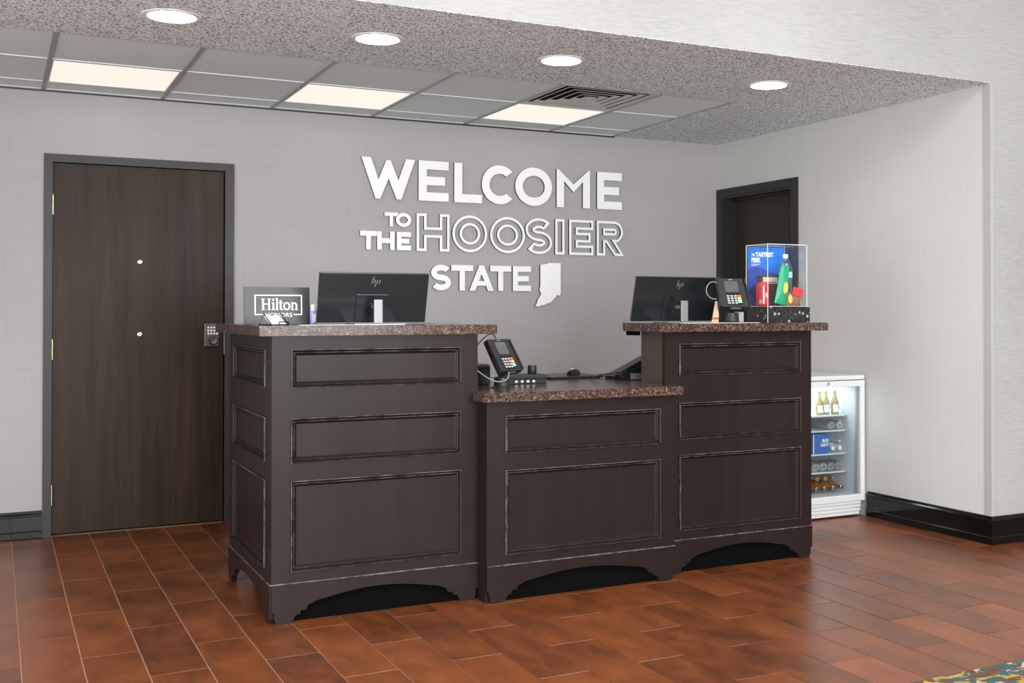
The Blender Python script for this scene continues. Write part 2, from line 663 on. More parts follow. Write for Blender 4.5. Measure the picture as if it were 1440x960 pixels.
floor = struct(MB().box(XL, YB, -0.06, XRL, 0.12, -0.0035).build('floor', 'grout'))
wb = MB()
wb.box(XG0 - 0.1, 0, 0, 0.279, 0.12, H)
wb.box(1.191, 0, 0, XR, 0.12, H)
wb.box(0.279, 0, 2.046, 1.191, 0.12, H)
struct(wb.build('wall_back', 'wall_grey'))
struct(MB().box(0.279, 0.0525, 0, 1.191, 0.12, 0.012).build('trim_3', 'kick_black'))
wr = MB()
wr.box(XR, -0.062, 0, XR + 0.2, 0.12, H)
wr.box(XR, YS + 0.02, 0, XR + 0.2, -0.866, H)
wr.box(XR, -0.866, 2.052, XR + 0.2, -0.062, H)
struct(wr.build('wall_right', 'wall_warm'))
wf = MB()
wf.box(XR, YS, 0, XRL, YS + 0.02, HL).box(XR + 0.2, YS + 0.02, 0, XRL, YS + 0.2, HL)
wf.box(XL, YS, H, XR, YS + 0.2, HL)
struct(wf.build('wall_front', 'wall_white'))
struct(MB().box(XG0 - 0.1, YS + 0.2, 0, XG0, 0, H).build('wall_left', 'wall_grey'))
struct(MB().box(XL, YS, 0, XG0, YS + 0.2, H).build('wall_front_left', 'wall_white'))
wl = MB()
wl.box(XL - 0.2, YB, 0, XL, -6.7, HL).box(XL - 0.2, -3.1, 0, XL, YS + 0.2, HL)
wl.box(XL - 0.2, -6.7, 0, XL, -3.1, 0.2).box(XL - 0.2, -6.7, 2.5, XL, -3.1, HL)
struct(wl.build('wall_lobby_left', 'wall_warm'))
wx = MB()
wx.box(XL, YB - 0.2, 0, -2.0, YB, HL).box(4.4, YB - 0.2, 0, XRL, YB, HL)
wx.box(-2.0, YB - 0.2, 0, 4.4, YB, 0.6).box(-2.0, YB - 0.2, 2.9, 4.4, YB, HL)
struct(wx.build('wall_lobby_rear', 'wall_warm'))
struct(MB().box(XRL, YB, 0, XRL + 0.2, YS + 0.2, HL).build('wall_lobby_right', 'wall_white'))
struct(MB().box(XL, YB, HL, XRL, YS + 0.2, HL + 0.1).build('ceiling_lobby', 'paint_white'))


def window(name, pts_fn, L, z0, z1, n):
    m_ = MB()
    for i in range(n + 1):
        a = L * i / n
        m_.box(*pts_fn(a - 0.03, a + 0.03, z0, z1))
    m_.box(*pts_fn(0, L, z0, z0 + 0.06)).box(*pts_fn(0, L, z1 - 0.06, z1))
    return struct(m_.build(name, 'paint_white'))


window('window_1', lambda a, b_, c, d: (-2.0 + a, YB - 0.14, c, -2.0 + b_, YB - 0.08, d), 6.4, 0.6, 2.9, 4)
window('window_added', lambda a, b_, c, d: (XL - 0.14, -6.7 + a, c, XL - 0.08, -6.7 + b_, d), 3.6, 0.2, 2.5, 3)  # unseen glazing, added for side light on the ceiling

# textured gypsum ceiling around the suspended grid
ce = MB()
ce.box(XG0, YS + 0.2, H, XR, YG[0], H + 0.08)
ce.box(XG0, YS + 0.0008, H, XR, YS + 0.2, H + 0.0)
ce = MB()
ce.box(XG0, YS + 0.0006, H - 0.002, XR, YG[0], H + 0.05)
ce.box(XE, YG[0], H - 0.002, XR, 0, H + 0.05)
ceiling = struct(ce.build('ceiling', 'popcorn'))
# plenum lid above the grid
struct(MB().box(XG0, YG[0], H + 0.30, XE, 0, H + 0.34).build('ceiling_plenum', 'duct_black'))

xs = [X0 + k * GT for k in range(-3, 6)] + [XE]
tile_cells = []
lights, vent_cell = [(3, 1), (5, 1), (7, 1)], (7, 0)
for i in range(len(xs) - 1):
    for j in range(3):
        x0, x1, y0, y1 = xs[i], xs[i + 1], YG[j], YG[j + 1]
        if (i, j) in lights or (i, j) == vent_cell:
            continue
        t = MB().box(x0 + 0.008, y0 + 0.008, 0.004, x1 - 0.008, y1 - 0.008, 0.018).build('ceiling_tile', 'ceiling_tile')
        recentre(t)
        t.location.z = H + 0.004
        t.parent = ceiling
for x in xs:
    t = MB().box(-0.010, YG[0], -0.002, 0.010, 0, 0.03).build('grid_bar', 'grid_metal_shaded', ceiling, (x if x < XE else x - 0.01, 0, H))
    if x == XG0: t.location.x += 0.011
for j, y in enumerate(YG):
    yy = min(y + 0.0, -0.012)
    for i in range(len(xs) - 1):
        MB().box(xs[i] + 0.0105, -0.010, -0.001, xs[i + 1] - 0.0105, 0.010, 0.028).build('grid_bar', 'grid_metal', ceiling, (0, yy if j else y + 0.009, H))
struct(MB().box(XG0, -0.006, H - 0.010, XE, -0.0005, H - 0.0025).build('shadow_gap_strip', 'frame_black'))  # dark strip standing in for the shadow gap along the wall top

LIGHT_LABELS = ['square light panel in the ceiling grid above the left wooden door',
                'square light panel in the ceiling grid above and left of the word WELCOME',
                'square light panel in the ceiling grid next to the air vent']
for n_, (i, j) in enumerate(lights):
    x0, x1, y0, y1 = xs[i] + 0.011, xs[i + 1] - 0.011, YG[j] + 0.011, YG[j + 1] - 0.011
    t = thing('ceiling_light_panel', LIGHT_LABELS[n_], 'ceiling light', ((x0 + x1) / 2, (y0 + y1) / 2, H), 0, 'square ceiling light panels')
    a, b_ = (x1 - x0) / 2, (y1 - y0) / 2
    fm = MB()
    fm.box(-a, -b_, 0.0, a, -b_ + 0.008, 0.05).box(-a, b_ - 0.008, 0, a, b_, 0.05)
    fm.box(-a, -b_ + 0.008, 0, -a + 0.008, b_ - 0.008, 0.05).box(a - 0.008, -b_ + 0.008, 0, a, b_ - 0.008, 0.05)
    fm.build('frame', 'grid_metal', t)
    MB().box(-a + 0.008, -b_ + 0.008, 0.004, a - 0.008, b_ - 0.008, 0.010).build('diffuser', 'troffer_glow', t)

# air diffuser
i, j = vent_cell
x0, x1, y0, y1 = xs[i] + 0.011, xs[i + 1] - 0.011, YG[j] + 0.011, YG[j + 1] - 0.011
vt = thing('air_vent', 'square ceiling air vent with concentric louvres in the ceiling grid', 'air vent', ((x0 + x1) / 2, (y0 + y1) / 2, H))
a, b_ = (x1 - x0) / 2, (y1 - y0) / 2


def sqring(mb, s0, z0, s1, z1, th=0.002):
    """sloped square ring from half-size s0 at z0 to s1 at z1"""
    def lp(s, z): return [(-a * s, -b_ * s, z), (a * s, -b_ * s, z), (a * s, b_ * s, z), (-a * s, b_ * s, z)]
    vs = lp(s0, z0) + lp(s1, z1) + lp(s0, z0 + th) + lp(s1, z1 + th)
    fs = []
    for k in range(4):
        l = (k + 1) % 4
        fs += [(k, k + 4, l + 4, l), (k + 8, l + 8, l + 12, k + 12), (k, l, l + 8, k + 8), (k + 4, k + 12, l + 12, l + 4)]
    mb.add(vs, fs)
    return mb


fm = MB()
sqring(fm, 1.0, 0.0, 0.90, 0.004)
fm.build('frame', 'vent_grey', vt)
for s in (0.82, 0.64, 0.46, 0.28, 0.12):
    l_ = MB()
    sqring(l_, s, 0.002, s - 0.075, 0.009)
    l_.build('louvre', 'vent_grey', vt)
dk = MB()
dk.box(-a * 0.9, -b_ * 0.9, 0.12, a * 0.9, b_ * 0.9, 0.13)
dk.box(-a * 0.9, -b_ * 0.9, 0.0065, -a * 0.88, b_ * 0.9, 0.12).box(a * 0.88, -b_ * 0.9, 0.0065, a * 0.9, b_ * 0.9, 0.12)
dk.box(-a * 0.88, -b_ * 0.9, 0.0065, a * 0.88, -b_ * 0.88, 0.12).box(-a * 0.88, b_ * 0.88, 0.0065, a * 0.88, b_ * 0.9, 0.12)
dk.build('duct_box', 'duct_black', vt)

# recessed downlights
DL = [((0.637, -1.935), 'round recessed ceiling light nearest the left edge, above the wooden door'),
      ((1.500, -1.955), 'round recessed ceiling light above the left monitor, second from the left'),
      ((2.415, -1.945), 'round recessed ceiling light just in front of the air vent'),
      ((3.662, -1.930), 'round recessed ceiling light nearest the right wall')]
for (x, y), lab in DL:
    t = thing('recessed_light', lab, 'ceiling light', (x, y, H - 0.002), 0, 'round recessed ceiling lights')
    MB().lathe([(0.094, -0.001), (0.094, -0.004), (0.108, -0.0055), (0.117, -0.003), (0.118, -0.0003)], 40).build('trim_ring', 'gypsum', t)
    MB().lathe([(0.0935, -0.0052), (0.0935, -0.0022)], 40).build('lens', 'downlight_glow', t)

# ------------------------------------------------------------------ floor tiles
TW, TL = 0.1925, 0.631


def tile_mesh(wx_, ly):
    g = 0.0018
    x, y, z, c = wx_ / 2 - g, ly / 2 - g, 0.0, 0.0012
    def ring(s, zz): return [(-x + s, -y + s, zz), (x - s, -y + s, zz), (x - s, y - s, zz), (-x + s, y - s, zz)]
    m_ = MB()
    vs = ring(0, -0.0034) + ring(0, -c) + ring(c, z)
    fs = [(8, 9, 10, 11)]
    for k in range(4):
        l = (k + 1) % 4
        fs += [(k, l, l + 4, k + 4), (k + 4, l + 4, l + 8, k + 8)]
    m_.add(vs, fs)
    return m_


full = tile_mesh(TW, TL).mesh('floor_tile', 'floor_tile')
rest = MB()
k0 = -24
for k in range(k0, 43):
    xa = 0.0875 + k * TW
    xb = xa + TW
    oy = -0.195 if k % 2 == 0 else -0.51
    for n_ in range(-1, 17):
        y1, y0 = oy - n_ * TL, oy - (n_ + 1) * TL
        a0, a1, b0, b1 = xa, xb, y0, y1
        b1 = min(b1, -0.001)
        yc = (b0 + b1) / 2
        if yc < YS or xa > XR - 0.02 or xb < XG0 + 0.02:
            if xa > XR or xb > XR or xa < XG0: b1 = min(b1, YS - 0.001)
        else:
            a1 = min(a1, XR - 0.001)
            a0 = max(a0, XG0 + 0.001)
        b0 = max(b0, YB + 0.001)
        if xa < XR < xb and yc < YS and y1 > YS + 0.01:
            tm = tile_mesh(XR - xa, min(y1, -0.001) - YS)
            rest.add(tm.v, tm.f, 0, False, Matrix.Translation(((xa + XR) / 2, (y1 + YS) / 2, 0)))
        if xa < XR < xb and yc >= YS and b0 < YS - 0.02:
            tm = tile_mesh(xb - XR, YS - b0)
            rest.add(tm.v, tm.f, 0, False, Matrix.Translation(((xb + XR) / 2, (b0 + YS) / 2, 0)))
        a0, a1 = max(a0, XL + .001), min(a1, XRL - .001)
        if a1 - a0 < 0.02 or b1 - b0 < 0.02:
            continue
        near = -0.75 < xa < 5.6 and y1 > -4.15
        if near and not (xa > 4.9 and y1 > -2.6):
            same = abs(a1 - a0 - TW) < 1e-6 and abs(b1 - b0 - TL) < 1e-6
            me = full if same else tile_mesh(a1 - a0, b1 - b0).mesh('floor_tile', 'floor_tile')
            o = bpy.data.objects.new('floor_tile', me)
            COL.objects.link(o)
            o.location = ((a0 + a1) / 2, (b0 + b1) / 2, 0)
            o.parent = floor
        else:
            tm = tile_mesh(a1 - a0, b1 - b0)
            rest.add(tm.v, tm.f, 0, False, Matrix.Translation(((a0 + a1) / 2, (b0 + b1) / 2, 0)))
o = rest.build('floor_tile', 'floor_tile', floor)
o['kind'] = 'stuff'

# ------------------------------------------------------------------ baseboards, corner guard
PROF = [(0.0, 0.0), (0.016, 0.0), (0.018, 0.004), (0.018, 0.036), (0.014, 0.042), (0.013, 0.118), (0.017, 0.122), (0.017, 0.128),
        (0.010, 0.136), (0.007, 0.146), (0.0, 0.148)]


def baseboard(name, p0, p1, nrm, m0=0.0, m1=0.0):
    """profile swept p0->p1; m0/m1 = mitre factor added along the run per unit of projection"""
    p0, p1, nrm = Vector(p0), Vector(p1), Vector(nrm)
    d = (p1 - p0).normalized()
    vs = []
    for (s, z) in PROF:
        vs.append(p0 + nrm * s - d * (s * m0) + Vector((0, 0, z)))
    for (s, z) in PROF:
        vs.append(p1 + nrm * s + d * (s * m1) + Vector((0, 0, z)))
    n = len(PROF)
    fs = [(k, (k + 1) % n, (k + 1) % n + n, k + n) for k in range(n)]
    fs += [tuple(range(n - 1, -1, -1)), tuple(range(n, 2 * n))]
    return struct(MB().add(vs, fs).build(name, 'base_black'))


e = 0.0006
baseboard('baseboard_right', (XR - e, -1.575, 0.0005), (XR - e, YS - e, 0.0005), (-1, 0, 0), 0, 1)
baseboard('baseboard_front', (XR - e, YS - e, 0.0005), (XRL - 0.01, YS - e, 0.0005), (0, -1, 0), 1, 0)
baseboard('baseboard_left', (XG0 + 0.002, -e, 0.0005), (0.2335, -e, 0.0005), (0, -1, 0))
cg = MB()
cg.box(XR - 0.003, YS, 0.149, XR - e, YS + 0.045, H - 0.003)
cg.box(XR - 0.003, YS - 0.003, 0.149, XR + 0.018, YS - e, H - 0.003)
struct(cg.build('trim_2', 'guard_white'))

# ------------------------------------------------------------------ doors
d1 = struct(MB().box(0.2825, 0.012, 0.012, 1.1875, 0.052, 2.043).build('door_1', 'door_walnut'))
fr = MB()
fr.box(0.2355, -0.016, 0.0005, 0.279, 0.11, 2.046).box(1.191, -0.016, 0.0005, 1.2425, 0.11, 2.046)
fr.box(0.2355, -0.016, 2.046, 1.2425, 0.11, 2.090)
fr.box(0.2795, 0.055, 0.0005, 0.295, 0.11, 2.046).box(1.175, 0.055, 0.0005, 1.1905, 0.11, 2.046)
fr.box(0.2795, 0.055, 2.030, 1.1905, 0.11, 2.0455)
fr.build('door_frame', 'frame_brown', d1)
for zc in (1.812, 1.020, 0.225):
    h_ = MB()
    for q in range(3):
        h_.lathe([(0.0065, 0), (0.0065, 0.034)], 12, (0.281, -0.004, zc - 0.054 + q * 0.0365))
    h_.box(0.2798, -0.003, zc - 0.054, 0.2825, 0.010, zc + 0.054)
    h_.lathe([(0.004, 0), (0.005, 0.004)], 10, (0.281, -0.004, zc + 0.0545))
    h_.build('hinge', 'brass', d1)
Mx = Matrix.Rotation(R(90), 4, 'X')
for zc in (1.508, 1.098):
    p_ = MB().lathe([(0.014, 0), (0.014, 0.003), (0.009, 0.005), (0.008, 0.003)], 20, M=Matrix.Translation((0.731, 0.012, zc)) @ Mx)
    ph = p_.build('peephole', 'nickel', d1)
    MB().lathe([(0.006, 0.0), (0.005, 0.0016)], 16, M=Matrix.Translation((0.731, 0.008, zc)) @ Mx).build('lens', 'panel_black', ph)
lk = MB().box(1.076, -0.016, 1.023, 1.160, 0.012, 1.158, ch=0.006).build('keypad_lock', 'bronze', d1)
for r_ in range(3):
    for c_ in range(4):
        MB().box(1.094 + c_ * 0.0165, -0.019, 1.095 + r_ * 0.0175, 1.1035 + c_ * 0.0165, -0.0155, 1.1045 + r_ * 0.0175).build('button', 'white_button', lk)
MB().lathe([(0.026, 0), (0.026, 0.012), (0.021, 0.030), (0.018, 0.032), (0.010, 0.030)], 24,
           M=Matrix.Translation((1.124, -0.016, 1.060)) @ Mx).build('thumb_turn', 'bronze', lk)
MB().box(1.1885, -0.0005, 0.98, 1.1905, 0.02, 1.10).build('strike_plate', 'nickel', d1)

d2 = struct(MB().box(XR + 0.105, -0.850, 0.012, XR + 0.145, -0.078, 2.036).build('door_2', 'door_dark'))
fr = MB()
fr.box(XR - 0.014, -0.9225, 0.0005, XR, -0.866, 2.052).box(XR - 0.014, -0.062, 0.0005, XR, -0.0055, 2.052)
fr.box(XR - 0.014, -0.9225, 2.052, XR, -0.0055, 2.107)
fr.box(XR - 0.006, -0.866, 0.0005, XR + 0.199, -0.850, 2.052).box(XR - 0.006, -0.078, 0.0005, XR + 0.199, -0.062, 2.052)
fr.box(XR - 0.006, -0.850, 2.036, XR + 0.199, -0.078, 2.052)
fr.box(XR + 0.065, -0.850, 0.0005, XR + 0.104, -0.838, 2.036).box(XR + 0.065, -0.090, 0.0005, XR + 0.104, -0.078, 2.036)
fr.box(XR + 0.065, -0.838, 2.024, XR + 0.104, -0.090, 2.036)
fr.build('door_frame', 'frame_black', d2)

# ------------------------------------------------------------------ wall lettering
def pW(w_, h_, t, hm=0.95):
    s, bb, x1, xm, c = t * 1.12, t * 0.28, w_ * 0.305, w_ / 2, t * 0.26
    hm *= h_
    xl, d = x1 + bb - s, 0
    d2_ = (xm - c - xl) / hm
    k1 = (x1 - bb) / h_
    yi = (s + k1 * h_ - xl) / (d2_ + k1)
    xi = xl + d2_ * yi
    yu = (xm - x1 - bb) / d2_
    return [[(0, h_), (x1 - bb, 0), (x1 + bb, 0), (xm, yu), (w_ - x1 - bb, 0), (w_ - x1 + bb, 0), (w_, h_), (w_ - s, h_), (w_ - xi, yi),
             (xm + c, hm), (xm - c, hm), (xi, yi), (s, h_)]]


def pE(w, h, t):
    m = h / 2
    return [[(0, 0), (w, 0), (w, t), (t, t), (t, m - t / 2), (w * 0.88, m - t / 2), (w * 0.88, m + t / 2), (t, m + t / 2), (t, h - t), (w, h - t), (w, h), (0, h)]]


def pL(w, h, t): return [[(0, 0), (w, 0), (w, t), (t, t), (t, h), (0, h)]]
def pT(w, h, t): return [[((w - t) / 2, 0), ((w + t) / 2, 0), ((w + t) / 2, h - t), (w, h - t), (w, h), (0, h), (0, h - t), ((w - t) / 2, h - t)]]
def pI(w, h, t): return [[(0, 0), (w, 0), (w, h), (0, h)]]


def pH(w, h, t):
    m = h * 0.5
    return [[(0, 0), (t, 0), (t, m - t / 2), (w - t, m - t / 2), (w - t, 0), (w, 0), (w, h), (w - t, h), (w - t, m + t / 2), (t, m + t / 2), (t, h), (0, h)]]


def pM(w, h, t):
    ee = w * 0.06
    return [[(0, 0), (t, 0), (t, .70 * h), (w / 2, .41 * h), (w - t, .70 * h), (w - t, 0), (w, 0), (w, h), (w - ee, h), (w / 2, .62 * h), (ee, h), (0, h)]]


def ell(cx, cy, rx, ry, a0=0, a1=360, n=48, end=False):
    k = n if not end else n + 1
    return [(cx + rx * math.cos(R(a0 + (a1 - a0) * i / n)), cy + ry * math.sin(R(a0 + (a1 - a0) * i / n))) for i in range(k)]


def pO(w, h, t): return [ell(w / 2, h / 2, w / 2, h / 2), ell(w / 2, h / 2, w / 2 - t, h / 2 - t)[::-1]]


def pC(w, h, t):
    rx = w * 0.56
    o_ = ell(rx, h / 2, rx, h / 2, 44, 316, 40, True)
    i_ = ell(rx, h / 2, rx - t, h / 2 - t, 50, 310, 40, True)
    return [o_ + i_[::-1]]


def pS(w, h, t, inner=0):
    r = (h - t) / 4
    rx = (w - t) / 2
    pts = ell(w / 2, h - t / 2 - r, rx, r, 28, 255, 22, True)
    pts += ell(w / 2, t / 2 + r, rx, r, 75, -152, 22, True)
    L_, R_ = [], []
    for k, p in enumerate(pts):
        a, b2 = pts[max(k - 1, 0)], pts[min(k + 1, len(pts) - 1)]
        dx, dy = b2[0] - a[0], b2[1] - a[1]
        q = math.hypot(dx, dy)
        L_.append((p[0] - dy / q * t / 2, p[1] + dx / q * t / 2))
        R_.append((p[0] + dy / q * t / 2, p[1] - dx / q * t / 2))
    if inner:
        c = []
        for k in range(len(pts)):
            c.append(1)
        hw = t / 2 - inner
        L2, R2 = [], []
        for k, p in enumerate(pts):
            lx_, ly_ = L_[k][0] - p[0], L_[k][1] - p[1]
            L2.append((p[0] + lx_ * hw / (t / 2), p[1] + ly_ * hw / (t / 2)))
            R2.append((p[0] - lx_ * hw / (t / 2), p[1] - ly_ * hw / (t / 2)))
        L2, R2 = L2[2:-2], R2[2:-2]
        return [R_ + L_[::-1], (R2 + L2[::-1])]
    return [R_ + L_[::-1]]


def pA(w, h, t):
    s, c, xm = t * 1.1, t * 0.45, w / 2
    d = (xm - c) / h
    yb = h * 0.20
    y2 = yb + t * 0.8
    return [[(0, 0), (s, 0), (s + d * yb, yb), (w - s - d * yb, yb), (w - s, 0), (w, 0), (xm + c, h), (xm - c, h)],
            [(s + d * y2, y2), (xm, (xm - s) / d), (w - s - d * y2, y2)]]


def pR(w, h, t):
    rb = h * 0.31
    bx = w * 0.96 - rb
    yb = h - 2 * rb
    lx = bx + rb * 0.15
    s = t * 1.12
    lx = max(lx, t + s + 0.006)
    out = [(0, 0), (t, 0), (t, yb), (lx - s, yb), (w - s, 0), (w, 0), (lx + 0.01 * w, yb + 0.02 * h)]
    out += ell(bx, h - rb, rb, rb, -70, 90, 14, True) + [(0, h)]
    ho = [(t, yb + t)] + [(t, h - t)] + ell(bx, h - rb, rb - t, rb - t, 90, -90, 12, True)
    return [out, ho]


def inset(lp, d):
    """offset to the left of the travel direction (into material for ccw outer / cw hole)"""
    n = len(lp)
    out = []
    for i in range(n):
        p0, p1, p2 = lp[i - 1], lp[i], lp[(i + 1) % n]
        a = Vector((p1[0] - p0[0], p1[1] - p0[1])).normalized()
        c = Vector((p2[0] - p1[0], p2[1] - p1[1])).normalized()
        na, nc = Vector((-a.y, a.x)), Vector((-c.y, c.x))
        m_ = na + nc
        if m_.length < 1e-4:
            m_ = na
        m_.normalize()
        k = d / max(0.35, m_.dot(na))
        out.append((p1[0] + m_.x * k, p1[1] + m_.y * k))
    return out


def area2(lp):
    return sum(lp[i][0] * lp[(i + 1) % len(lp)][1] - lp[(i + 1) % len(lp)][0] * lp[i][1] for i in range(len(lp)))


GLY = dict(W=pW, E=pE, L=pL, T=pT, I=pI, H=pH, M=pM, O=pO, C=pC, S=pS, A=pA, R=pR)


def wall_letter(ch, x0, x1, z0, z1, t, label, group, outline=0.0):
    loops = GLY[ch](x1 - x0, z1 - z0, t)
    ccw = [(l if (area2(l) > 0) == (k == 0) else l[::-1]) for k, l in enumerate(loops)]
    mb = MB()
    th = 0.018
    if outline and ch == 'S':
        sl_ = pS(x1 - x0, z1 - z0, t, outline)
        mb.prism([sl_[0], sl_[1][::-1]], -th, -0.001, 0, 1)
    elif outline:
        o_ = ccw[0]
        mb.prism([o_, inset(o_, outline)[::-1]], -th, -0.001, 0, 1)
        for hl in ccw[1:]:
            mb.prism([inset(hl, outline)[::-1], hl], -th, -0.001, 0, 1)
    else:
        mb.prism(ccw, -th, -0.001, 0, 1)
    ob = mb.build('wall_letter', ['letter_white', 'letter_side'])
    ob.location = (x0, 0, z0)
    return tag(ob, label, 'letter', group)


ordn = ['first', 'second', 'third', 'fourth', 'fifth', 'sixth', 'seventh']


def word(txt, spans, z0, z1, t, look, outline=0.0):
    for k, ch in enumerate(txt):
        lab = '%s letter %s on the grey wall, %s letter of %s' % (look, ch, ordn[k], txt)
        wall_letter(ch, spans[k][0], spans[k][1], z0, z1, t, lab, 'raised wall letters of the word ' + txt, outline)


word('WELCOME', [(2.003, 2.352), (2.375, 2.577), (2.615, 2.808), (2.806, 3.032), (3.044, 3.315), (3.350, 3.604), (3.659, 3.855)], 1.928, 2.183, 0.055, 'large solid white')
word('TO', [(2.152, 2.240), (2.226, 2.326)], 1.757, 1.845, 0.022, 'small white')
word('THE', [(1.997, 2.103), (2.105, 2.218), (2.232, 2.325)], 1.611, 1.725, 0.030, 'medium white')
word('HOOSIER', [(2.362, 2.583), (2.603, 2.844), (2.865, 3.114), (3.119, 3.315), (3.339, 3.408), (3.444, 3.630), (3.656, 3.872)], 1.609, 1.847, 0.066, 'white outlined open', 0.0165)
word('STATE', [(2.459, 2.593), (2.595, 2.746), (2.719, 2.891), (2.865, 3.016), (3.027, 3.159)], 1.361, 1.525, 0.037, 'white medium-size')

IND = [(0.062, 0.286), (0.062, 0.145), (0.056, 0.120), (0.066, 0.095), (0.062, 0.078), (0.048, 0.060), (0.040, 0.045), (0.036, 0.028), (0.026, 0.018),
       (0.026, 0.006), (0.036, 0.010), (0.046, 0.004), (0.056, 0.012), (0.066, 0.010), (0.074, 0.018), (0.084, 0.012), (0.094, 0.022), (0.102, 0.016),
       (0.110, 0.028), (0.124, 0.030), (0.132, 0.026), (0.136, 0.038), (0.150, 0.040), (0.154, 0.052), (0.166, 0.060), (0.170, 0.068), (0.182, 0.074),
       (0.188, 0.086), (0.200, 0.078), (0.214, 0.090), (0.214, 0.299), (0.118, 0.299), (0.110, 0.293), (0.092, 0.290)]
o = MB().prism([IND if area2(IND) > 0 else IND[::-1]], -0.018, -0.001, 0, 1).build('state_outline', ['letter_white', 'letter_side'])
o.location = (3.166, 0, 1.252)
tag(o, 'white solid cut-out map shape of a state on the wall beside STATE', 'wall decoration')

# ------------------------------------------------------------------ reception counter
MPROF = [(0.0, 0.0), (0.0005, 0.007), (0.003, 0.0095), (0.008, 0.004), (0.0095, -0.004), (0.0115, -0.003), (0.014, 0.0), (0.0185, -0.004), (0.020, -0.008), (0.0245, -0.0125)]


def moulding(x0, x1, z0, z1):
    """mitred picture-frame moulding, in local x-z, facing -y"""
    vs, fs = [], []
    for (s, h_) in MPROF:
        vs += [(x0 + s, -h_, z0 + s), (x1 - s, -h_, z0 + s), (x1 - s, -h_, z1 - s), (x0 + s, -h_, z1 - s)]
    for k in range(len(MPROF) - 1):
        for i in range(4):
            j = (i + 1) % 4
            fs.append((k * 4 + i, k * 4 + j, k * 4 + 4 + j, k * 4 + 4 + i))
    r_ = MB().add(vs, fs)
    for k in (1, 5):          # rubbed ridges, their highlight painted in as well
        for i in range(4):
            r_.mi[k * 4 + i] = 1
    return r_


def valance(L, endsL=True, top=0.1565, out=0.0):
    """bracket-foot base board outline, length L"""
    half = [(0.0, 0.05), (0.010, 0.046), (0.011, 0.020), (0.020, 0.001), (0.082, 0.001), (0.088, 0.020), (0.098, 0.030), (0.114, 0.032), (0.114, 0.045),
            (0.138, 0.047), (0.142, 0.062), (0.176, 0.077)]
    n = 10
    arc = []
    for i in range(1, n + 1):
        u = i / n
        arc.append((0.176 + (L / 2 - 0.176) * u, 0.077 + 0.032 * math.sin(u * math.pi / 2)))
    lft = half + arc
    rgt = [(L - x, z) for x, z in lft[:-1]][::-1]
    return [(0, top)] + lft + rgt + [(L, top)]


def face(root, M, x0, x1, z0, z1, panels, cut=0.0, wood='counter_wood'):
    """one panelled face in local coordinates (x along, -y out); pieces parented to root"""
    ins = 0.016
    fm = MB()
    pz = sorted(panels, key=lambda p: p[2])
    px0, px1 = pz[0][0], pz[0][1]
    T = 0.022
    fm.box(x0, 0, z0, px0, T, z1, M=M).box(px1, 0, z0, x1 - cut, T, z1, M=M)
    zc = z0
    for p in pz:
        fm.box(px0, 0, zc, px1, T, p[2], M=M)
        zc = p[3]
    fm.box(px0, 0, zc, px1, T, z1, M=M)
    fm.build('face_frame', wood, root)
    for p in pz:
        a = moulding(*p)
        a.v = [tuple(M @ Vector(q)) for q in a.v]
        a.build('panel_moulding', [wood, 'worn_highlight_edge'], root)
        MB().box(p[0] + 0.001, 0.0125, p[2] + 0.001, p[1] - 0.001, T - 0.001, p[3] - 0.001, M=M).build('recessed_panel', wood, root)


def cabinet(label, x0, x1, yf, yb, ztop, panels, side=None, carc='counter_wood'):
    root = thing('reception_cabinet', label, 'reception desk', ((x0 + x1) / 2, (yf + yb) / 2, 0), 0, 'reception desk cabinets')
    T0 = Matrix.Translation((-(x0 + x1) / 2, -(yf + yb) / 2, 0))
    Mf = T0 @ Matrix.Translation((0, yf, 0))
    face(root, Mf, x0, x1, 0.1565, ztop, panels)
    xa = x0 + (0.022 if side else 0.0)
    MB().box(xa, yf + 0.0222, 0.12, x1, yb, ztop, M=T0).build('carcass', carc, root)
    e_ = 0.006
    MB().prism([valance(x1 - x0 + 0 * e_)], -e_, 0.018, M=T0 @ Matrix.Translation((x0, yf, 0))).build('base_board', 'counter_wood', root)
    # slim rounded ledge on top of the base board, highlight painted in
    MB().box(x0 - (0.006 if side else 0), yf - 0.010, 0.1535, x1, yf - 0.0002, 0.1580, M=T0, ch=0.0012).build('base_ledge', 'worn_highlight_edge', root)
    MB().box(x0 + 0.025 if side else x0 + 0.0185, yf + 0.019, 0.0005, x1 - 0.03, yf + 0.06, 0.13, M=T0).build('toe_kick', 'kick_black', root)
    if not side:
        MB().box(x0, yf + 0.0185, 0.0005, x0 + 0.018, yb, 0.1195, M=T0).build('side_skirt', 'counter_wood', root)
        MB().box(x1 - 0.018, yf + 0.0185, 0.0005, x1, yb, 0.1195, M=T0).build('side_skirt', 'counter_wood', root)
    if side:
        Ms = T0 @ Matrix.Translation((x0, 0, 0)) @ Matrix.Rotation(R(-90), 4, 'Z')
        # local x -> world -y ; local -y -> world -x
        face(root, Ms, -yb, -yf, 0.1565, ztop, side, cut=0.0222)
        MB().prism([valance(yb - yf)], -e_, 0.018, M=Ms @ Matrix.Translation((-yb, 0, 0))).build('base_board', 'counter_wood', root)
        MB().box(-yb, -0.010, 0.1535, -yf + 0.006, -0.0002, 0.1580, M=Ms, ch=0.0012).build('base_ledge', 'worn_highlight_edge', root)
        MB().box(x0 + 0.10, yf + 0.10, 0.0005, x1 - 0.03, yb - 0.05, 0.12, M=T0).build('toe_kick', 'kick_black', root)
    return root


